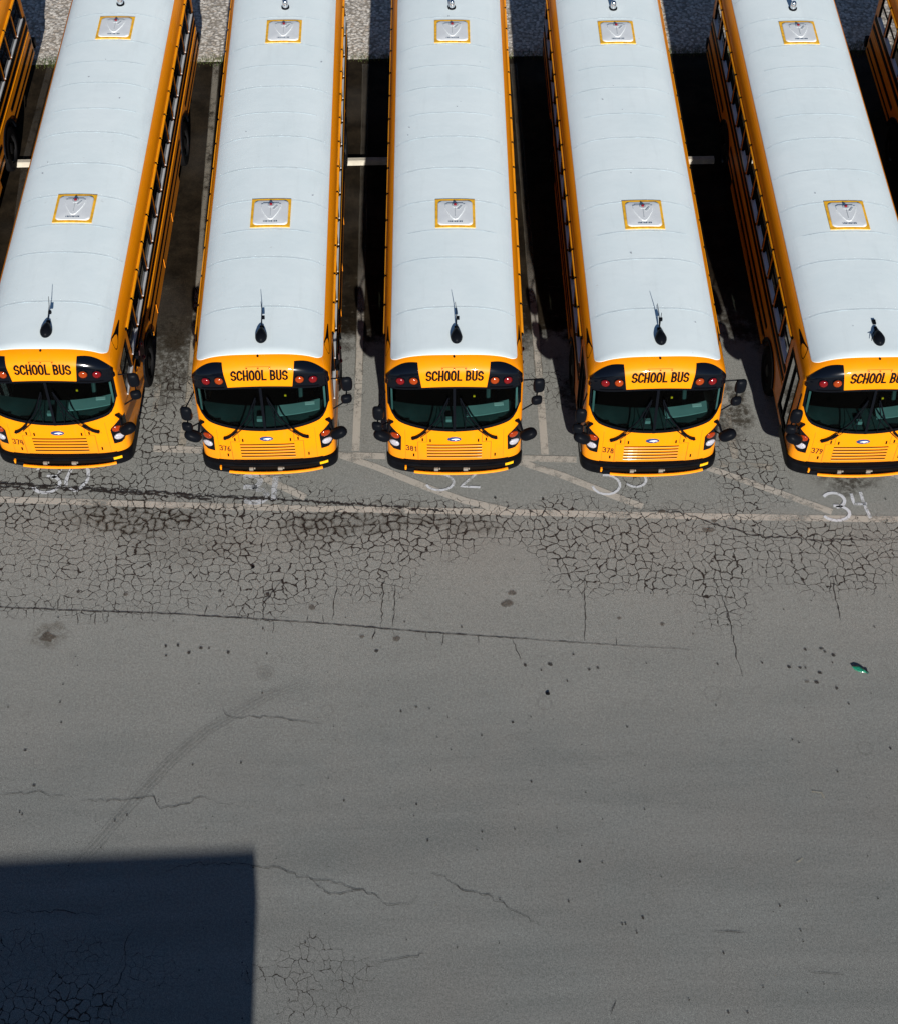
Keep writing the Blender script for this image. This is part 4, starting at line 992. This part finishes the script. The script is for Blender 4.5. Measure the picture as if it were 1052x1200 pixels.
# sprayed bay numbers
def spray(strokes, mat, w_, z):
    b = MB()
    for s_ in strokes: ground_ribbon(b, s_, w_, z, step=0.08)
    tag(b.build('painted_number', M[mat], fix=False), kind='structure')
def A(cx, cy, rx, ry, a0, a1, n=12): return arc(cx, cy, rx, ry, a0, a1, n)
spray([A(-7.66, 0.55, 0.22, 0.17, 170, -70), A(-7.66, 0.24, 0.25, 0.20, 95, -165), A(-7.10, 0.42, 0.20, 0.33, 100, -30)+A(-7.10, 0.35, 0.17, 0.27, -70, -130), [(-7.24, 0.60), (-7.30, 0.35), (-7.29, 0.18)]], 'chalk', 0.065, 0.0092)
spray([A(-3.82, 0.20, 0.18, 0.15, 140, -80), [(-3.95, 0.08), (-3.70, 0.06)], A(-3.72, -0.14, 0.22, 0.16, 90, -150), [(-3.35, 0.33), (-3.37, 0.0), (-3.36, -0.25)]], 'chalk2', 0.11, 0.0094)
spray([A(-0.27, 0.09, 0.26, 0.19, 80, -165), [(0.42, 0.28), (0.12, -0.02), (0.48, -0.05)]], 'chalk', 0.05, 0.0096)
spray([A(2.84, -0.05, 0.26, 0.23, 100, -175), A(3.40, 0.06, 0.20, 0.18, 100, -150)], 'chalk', 0.05, 0.0098)
spray([A(7.04, -0.53, 0.20, 0.17, 150, -85), A(7.03, -0.83, 0.25, 0.17, 95, -160), [(7.39, -0.38), (7.40, -0.63), (7.64, -0.63)], [(7.57, -0.35), (7.58, -0.60), (7.64, -0.96)]], 'chalk', 0.062, 0.0100)

# ------------------------------------------------------------------ single cracks, stains
rc = random.Random(11)
def crackset(name, mat, items, z):
    b = MB()
    for pts, w_, jag in items: ground_ribbon(b, pts, w_, z, jag, 0.07, rc, taper=True, wj=0.5)
    tag(b.build(name, M[mat], fix=False), kind='structure')
joint = [(-12, 0.5), (-8.54, 0.26), (-7.57, 0.17), (-5.95, 0.01), (-4.51, -0.15), (-3.23, -0.25), (-1.79, -0.4), (-0.21, -0.59)]
seamL = [(-12, -2.2), (-8.11, -2.51), (-6.74, -2.62), (-5.07, -2.73), (-3.56, -2.88), (-2.06, -3.04), (-0.57, -3.23), (0.92, -3.39), (2.39, -3.55), (4.0, -3.71)]
b = MB(); ground_ribbon(b, joint, 0.030, 0.0102, 0.024, 0.045, rc, wj=0.95); ground_ribbon(b, [(x, y-0.05) for x, y in joint[:5]], 0.03, 0.0104, 0.030, 0.07, rc, wj=0.95); ground_ribbon(b, [(x, y+0.035) for x, y in joint[1:6]], 0.022, 0.0103, 0.026, 0.06, rc, wj=0.95)
for q_ in resample(joint[1:], 0.10):
    ground_ribbon(b, [q_, (q_.x+rc.uniform(-.07, .07), q_.y+rc.uniform(-.16, .14))], 0.012, 0.0105, 0.012, 0.05, rc, taper=True, wj=0.5)
tag(b.build('joint_crack', M['crack'], fix=False), kind='structure')
crackset('pavement_seam', 'crack', [(seamL, 0.016, 0.008)]+[([(x, y), (x+rc.uniform(-.06, .06), y+rc.choice((-1, 1))*rc.uniform(.1, .3))], 0.014, 0.02) for x, y in [(q.x, q.y) for q in resample(seamL[1:], 0.28)] if rc.random() < (0.8 if x < -2 else 0.25)], 0.0108)
crackset('surface_crack', 'crack', [([(3.19, -0.64), (4.21, -0.76), (4.95, -1.1), (5.39, -1.3), (6.62, -1.45), (8.06, -1.45)], 0.020, 0.03), ([(2.26, -2.2), (2.23, -2.93), (2.17, -3.49)], 0.014, 0.015), ([(4.60, -2.3), (4.67, -2.63), (4.75, -3.26), (4.76, -3.78), (4.81, -4.29)], 0.014, 0.02),
 ([(6.73, -2.13), (6.68, -2.68), (6.69, -3.19)], 0.015, 0.02), ([(-2.15, -2.1), (-2.21, -2.95)], 0.014, 0.02), ([(-1.31, -2.0), (-1.36, -3.12)], 0.014, 0.02), ([(-1.1, -2.2), (-1.16, -3.12)], 0.014, 0.02), ([(0.92, -3.39), (1.04, -3.86)], 0.013, 0.015), ([(-3.1, -2.0), (-3.45, -2.6), (-3.4, -2.9)], 0.014, 0.02)], 0.0112)
crackset('hairline_crack', 'crack_f', [(q, 0.012, 0.030) for q in (
 [(-7.53, -6.16), (-7.12, -6.14), (-6.92, -6.09), (-6.7, -6.2), (-6.35, -6.22)], [(-6.21, -6.29), (-5.45, -6.31), (-5.04, -6.24), (-4.88, -6.47), (-4.47, -6.39), (-4.21, -6.26), (-3.99, -6.4), (-3.72, -6.41)],
 [(-4.05, -4.55), (-3.95, -4.78), (-3.82, -4.83), (-3.31, -4.83), (-2.74, -4.94), (-2.31, -4.98)], [(-4.91, -7.59), (-4.26, -7.42), (-3.45, -7.46), (-2.98, -7.55), (-2.43, -7.75), (-1.97, -7.81), (-1.43, -8.03), (-1.23, -8.2), (-0.85, -8.18), (-0.77, -8.02)],
 [(-2.43, -7.75), (-2.2, -7.95), (-1.96, -8.0), (-1.57, -7.93)], [(-0.59, -7.67), (-0.37, -7.75), (-0.11, -7.96), (0.22, -8.03), (0.67, -8.29), (1.14, -8.6)], [(-7.22, -8.16), (-6.43, -8.15), (-5.64, -8.22)],
 [(-5.09, -8.41), (-5.26, -8.68), (-5.19, -9.01), (-5.28, -9.33), (-5.45, -9.65), (-5.54, -9.9)], [(-0.65, -8.97), (-1.04, -9.04), (-1.43, -9.13)])]+[([(3.72, -8.73), (4.3, -8.77)], 0.012, 0.01), ([(2.04, -9.96), (2.15, -9.74)], 0.012, 0.01), ([(5.1, -9.4), (5.6, -9.45)], 0.012, 0.01)], 0.0112)
b = MB(); sk = [(-6.49, -7.76), (-5.91, -7.06), (-5.44, -6.37), (-4.82, -5.58), (-4.3, -5.04), (-3.89, -4.78), (-3.33, -4.42), (-2.62, -4.13)]
for off, w_ in ((0, 0.05), (0.07, 0.035), (0.13, 0.03), (-0.06, 0.02)): ground_ribbon(b, [(x+off*0.8, y-off*0.6) for x, y in sk], w_, 0.0105, step=0.2, rnd=rc, taper=True, wj=0.3)
tag(b.build('tyre_mark', M['skid'], fix=False), kind='structure')
SP = [(-3.67,-1.76,.05,.104),(-5.09,-3.4,.05,.06),(-4.88,-3.39,.05,.06),(-4.68,-3.54,.067,.06),(-4.48,-3.45,.067,.06),(-4.34,-3.46,.05,.04),(-4.0,-3.55,.05,.06),(-3.33,-3.59,.033,.04),(-5.07,-3.59,.033,.04),(-4.23,-2.27,.067,.06),(-6.76,-2.22,.067,.06),(-3.38,-2.36,.083,.08),(-1.44,-3.59,.067,.06),(1.54,-3.94,.083,.08),(1.11,-3.94,.067,.06),(.75,-.31,.05,.06),(1.64,-.36,.05,.06),(-6.71,-4.85,.033,.042),(-6.78,-4.46,.033,.042),(-3.37,-4.37,.033,.042),(-3.65,-5.68,.033,.042),(1.46,-4.51,.067,.042),(.84,-5.05,.05,.042),(-1.02,-4.79,.033,.042),(-.76,-4.71,.05,.031),(-1.95,-6.4,.033,.042),(1.09,-6.15,.033,.042),(-.78,-6.5,.033,.042),(1.77,-7.55,.05,.042),(1.55,-8.2,.033,.042),(-.61,-7.13,.033,.042),(5.97,-3.76,.05,.052),(6.25,-3.75,.067,.042),(6.3,-3.81,.05,.042),(6.43,-3.88,.067,.062),(6.39,-4.03,.033,.042),(5.63,-4.1,.067,.062),(5.82,-4.12,.067,.042),(5.91,-4.12,.033,.042),(6.14,-4.23,.067,.062),(6.05,-4.41,.083,.062),(6.37,-4.54,.05,.062),(2.67,-8.49,.042,.052),(2.34,-8.58,.033,.042),(3.83,-9.07,.033,.042),(4.8,-8.35,.033,.042),(6.52,-4.84,.033,.042),(5.46,-5.49,.033,.042),(7.05,-5.7,.033,.042),(2.74,-5.18,.033,.031),(3.78,-9.97,.042,.042),(-7.0,-6.01,.05,.042),(-7.24,-5.36,.05,.031),(2.35,-4.03,.05,.042),(2.2,-4.06,.05,.042),(1.38,-4.05,.033,.042),(1.81,-4.27,.033,.042),(4.41,-4.01,.033,.042),(5.18,-4.0,.033,.042)]
BS = [(-2.59,-2.66,.1,.104),(-1.09,-3.35,.11,.083),(.86,-2.67,.15,.125),(4.63,-1.15,.17,.10),(4.75,-.95,.083,.062),(3.82,-.71,.11,.062),(2.81,-3.03,.067,.042),(3.55,-3.17,.067,.062),(5.89,-4.39,.067,.042),(-5.9,-2.3,.07,.05),(-1.7,-3.3,.07,.06),(-7.18,-3.16,.22,.17),(0.95,-2.45,.12,.09)]
for nm, lst, mm, k in (('oil_spots', SP, 'spot', .55), ('rust_spots', BS, 'brown_spot', .7)):
    b = MB()
    for j, (x, y, rx2, ry2) in enumerate(lst):
        b.poly([(x+rx2*k*math.cos(R(a))*rc.uniform(.6, 1.15), y+ry2*k*math.sin(R(a))*rc.uniform(.6, 1.15), 0.0118+0.00002*j) for a in range(0, 360, 30)])
    if nm == 'oil_spots':
        for j in range(260):
            x, y = rc.uniform(-8.5, 9), rc.uniform(-10, -0.5); r_ = rc.uniform(.006, .02)
            b.poly([(x+r_*math.cos(R(a))*rc.uniform(.6, 1.2), y+r_*math.sin(R(a))*rc.uniform(.6, 1.2), 0.0135+0.00001*j) for a in range(0, 360, 60)])
    tag(b.build(nm, M[mm], fix=False), kind='structure')
b = MB()
for x, y, r_ in ((-3.33, -3.98, .145), (-2.26, -4.74, .10), (4.25, -4.58, .14), (6.63, -5.68, .12), (1.4, -4.7, .12)):
    b.face(*[b.vert((x+0.8*r_*math.cos(R(a)), y+0.8*r_*math.sin(R(a)), 0.0121)) for a in range(0, 360, 20)]) if x < -3 else None
    ground_ribbon(b, [(x+r_*math.cos(R(a)), y+r_*math.sin(R(a))) for a in range(0, 361, 20)], 0.03, 0.0123, step=0.1, rnd=rc, wj=0.4)
tag(b.build('ring_stain', M['ring'], fix=False), kind='structure')

b = MB()
for j in range(60):
    x, y = rc.uniform(-8.5, 9), rc.uniform(-10, -1.5); r_ = rc.uniform(.005, .014)
    b.poly([(x+r_*math.cos(R(a))*rc.uniform(.6, 1.2), y+r_*math.sin(R(a))*rc.uniform(.6, 1.2), 0.0141+0.00001*j) for a in range(0, 360, 60)])
ground_ribbon(b, [(5.62, -6.44), (5.78, -6.46), (5.80, -6.56)], 0.025, 0.0149, 0.01, 0.05, rc, wj=0.5); ground_ribbon(b, [(5.17, -7.65), (5.28, -7.58)], 0.02, 0.0149, 0.01, 0.04, rc, wj=0.5)
M['fleck'] = flat_mat('pale_fleck', (0.42, 0.38, 0.28), 0.6); tag(b.build('pale_flecks', M['fleck'], fix=False), kind='structure')

# ------------------------------------------------------------------ loose things
M['green_plastic'] = simple('green_plastic', (0.015, 0.22, 0.13), 0.3, coat=0.3, var=0.4, vscale=20)
M['green_dark'] = simple('green_dark', (0.01, 0.06, 0.05), 0.4)
b = MB(); rg = random.Random(2); c = Vector((6.82, -4.19, 0.035)); ax = Vector((0.115, -0.06, 0))
prof = [(-1, .010), (-.8, .025), (-.55, .042), (-.1, .046), (.35, .042), (.65, .032), (.8, .018), (1.0, .018)]
rings = []
for t, r_ in prof:
    pc = c+ax*t; n_ = Vector((ax.y, -ax.x, 0)).normalized()
    rings.append([b.vert(pc+n_*r_*math.cos(R(a))*rg.uniform(.85, 1.2)+Vector((0, 0, 1))*r_*0.5*math.sin(R(a))*rg.uniform(.6, 1.2)) for a in range(0, 360, 36)])
for u, v in zip(rings, rings[1:]):
    for j in range(10): b.face(u[j], u[(j+1) % 10], v[(j+1) % 10], v[j])
b.face(*rings[0][::-1]); b.face(*rings[-1])
bt = b.build('crushed_bottle', M['green_plastic'], smooth=30); tag(bt, 'crushed green plastic bottle lying alone on the open pavement', 'bottle')
b = MB(); cc = c+ax*1.05; b.lathe(cc, ax, [(-0.01, .021), (.02, .021), (.022, .016)], 12); b.build('bottle_cap', M['green_dark'], bt)
for i, (x, y, r_, lab) in enumerate(((-3.67, -1.76, 0.032, 'small black lump of rubber on the cracked pavement in front of bus 376'), (1.46, -4.51, 0.04, 'flat dark shard lying on open pavement below bus 381'), (1.77, -7.55, 0.02, 'tiny dark pebble on the open pavement near the bottom centre'))):
    b = MB(); b.ellipsoid((x, y, r_*0.3), (r_, r_*1.3 if i == 0 else r_*0.7, r_*0.45), 9, 6, lambda q: q*rg.uniform(.75, 1.15)); tag(b.build('debris', M['tyre']), lab, 'debris', 'dark bits of debris on the pavement')
M['concrete'] = simple('pale_concrete', (0.50, 0.46, 0.38), 0.9, var=0.12, vscale=8, bump=0.5)
for x, y, lab in ((-9.02, 9.42, 'cream concrete wheel stop at the far left, beside the leftmost bus wheel'), (-1.72, 9.27, 'cream concrete wheel stop between buses 376 and 381'), (5.50, 9.10, 'cream concrete wheel stop in shade between buses 378 and 379')):
    b = MB(); L2 = 0.56; pr = [(-0.09, 0), (-0.07, 0.09), (-0.05, 0.11), (0.05, 0.11), (0.07, 0.09), (0.09, 0)]
    a_ = [b.vert((x-L2, y+q, z)) for q, z in pr]; c_ = [b.vert((x+L2, y+q, z)) for q, z in pr]
    for j in range(5): b.face(a_[j], c_[j], c_[j+1], a_[j+1])
    b.face(*a_); b.face(*c_[::-1]); tag(b.build('wheel_stop', M['concrete'], bevel=0.006), lab, 'wheel stop', 'concrete wheel stops between the buses')

# ------------------------------------------------------------------ the low building whose roof corner throws the shadow
M['brick'] = mt = bpy.data.materials.new('brick'); mt.use_nodes = True; g = G(mt.node_tree); p = mt.node_tree.nodes['Principled BSDF']
bk_ = mt.node_tree.nodes.new('ShaderNodeTexBrick'); o = g.obj(); so = g.sep(o); g.link(g.comb(g.add(so[0], so[1]), so[2]), bk_.inputs['Vector']); bk_.inputs['Scale'].default_value = 4
bk_.inputs['Color1'].default_value = (0.28, 0.11, 0.07, 1); bk_.inputs['Color2'].default_value = (0.22, 0.09, 0.06, 1); bk_.inputs['Mortar'].default_value = (0.35, 0.33, 0.3, 1); bk_.inputs['Mortar Size'].default_value = 0.012
g.link(bk_.outputs[0], p.inputs['Base Color']); p.inputs['Roughness'].default_value = 0.9
root = bpy.data.objects.new('depot_building', None); col.objects.link(root)
HB = 5.6; YF = -7.2-HB/math.tan(R(SUN_EL)); XE = -3.36+TX*(-7.2-YF); root.location = (XE-6.88, YF-5.0-0.04, 0); root.rotation_euler = (0, 0, R(1.2))
tag(root, 'flat roofed brick depot building whose square corner throws the dark shadow at the lower left', 'building')
b = MB(); b.box((-1.0, -0.1, (HB-0.4)/2), (11.0, 9.7, HB-0.4)); b.build('wall', M['brick'], root)
b = MB(); b.box((0, 0, HB-0.2), (14.0, 10.0, 0.4)); b.build('roof', M['concrete'], root, bevel=0.02)
for x in (-5.8, 4.8):
    b = MB(); b.box((x+0.9 if x > 0 else x-0.95, -4.6, (HB-0.4)/2), (0.3, 0.3, HB-0.4)); b.build('roof_post', M['rim'], root)
for x in (-5, -2.7, 1.4, 3.4):
    b = MB(); b.box((x, 4.77, 2.9), (1.3, 0.08, 1.2)); wf = b.build('window', M['alu'], root)
    b = MB(); b.box((x, 4.82, 2.9), (1.16, 0.03, 1.06)); b.build('pane', M['black'], wf)
b = MB(); b.box((-0.6, 4.78, 1.1), (1.1, 0.08, 2.2)); dd = b.build('door', M['rim'], root)
b = MB(); b.box((-0.2, 4.84, 1.05), (0.04, 0.06, 0.14)); b.build('handle', M['chrome'], dd)
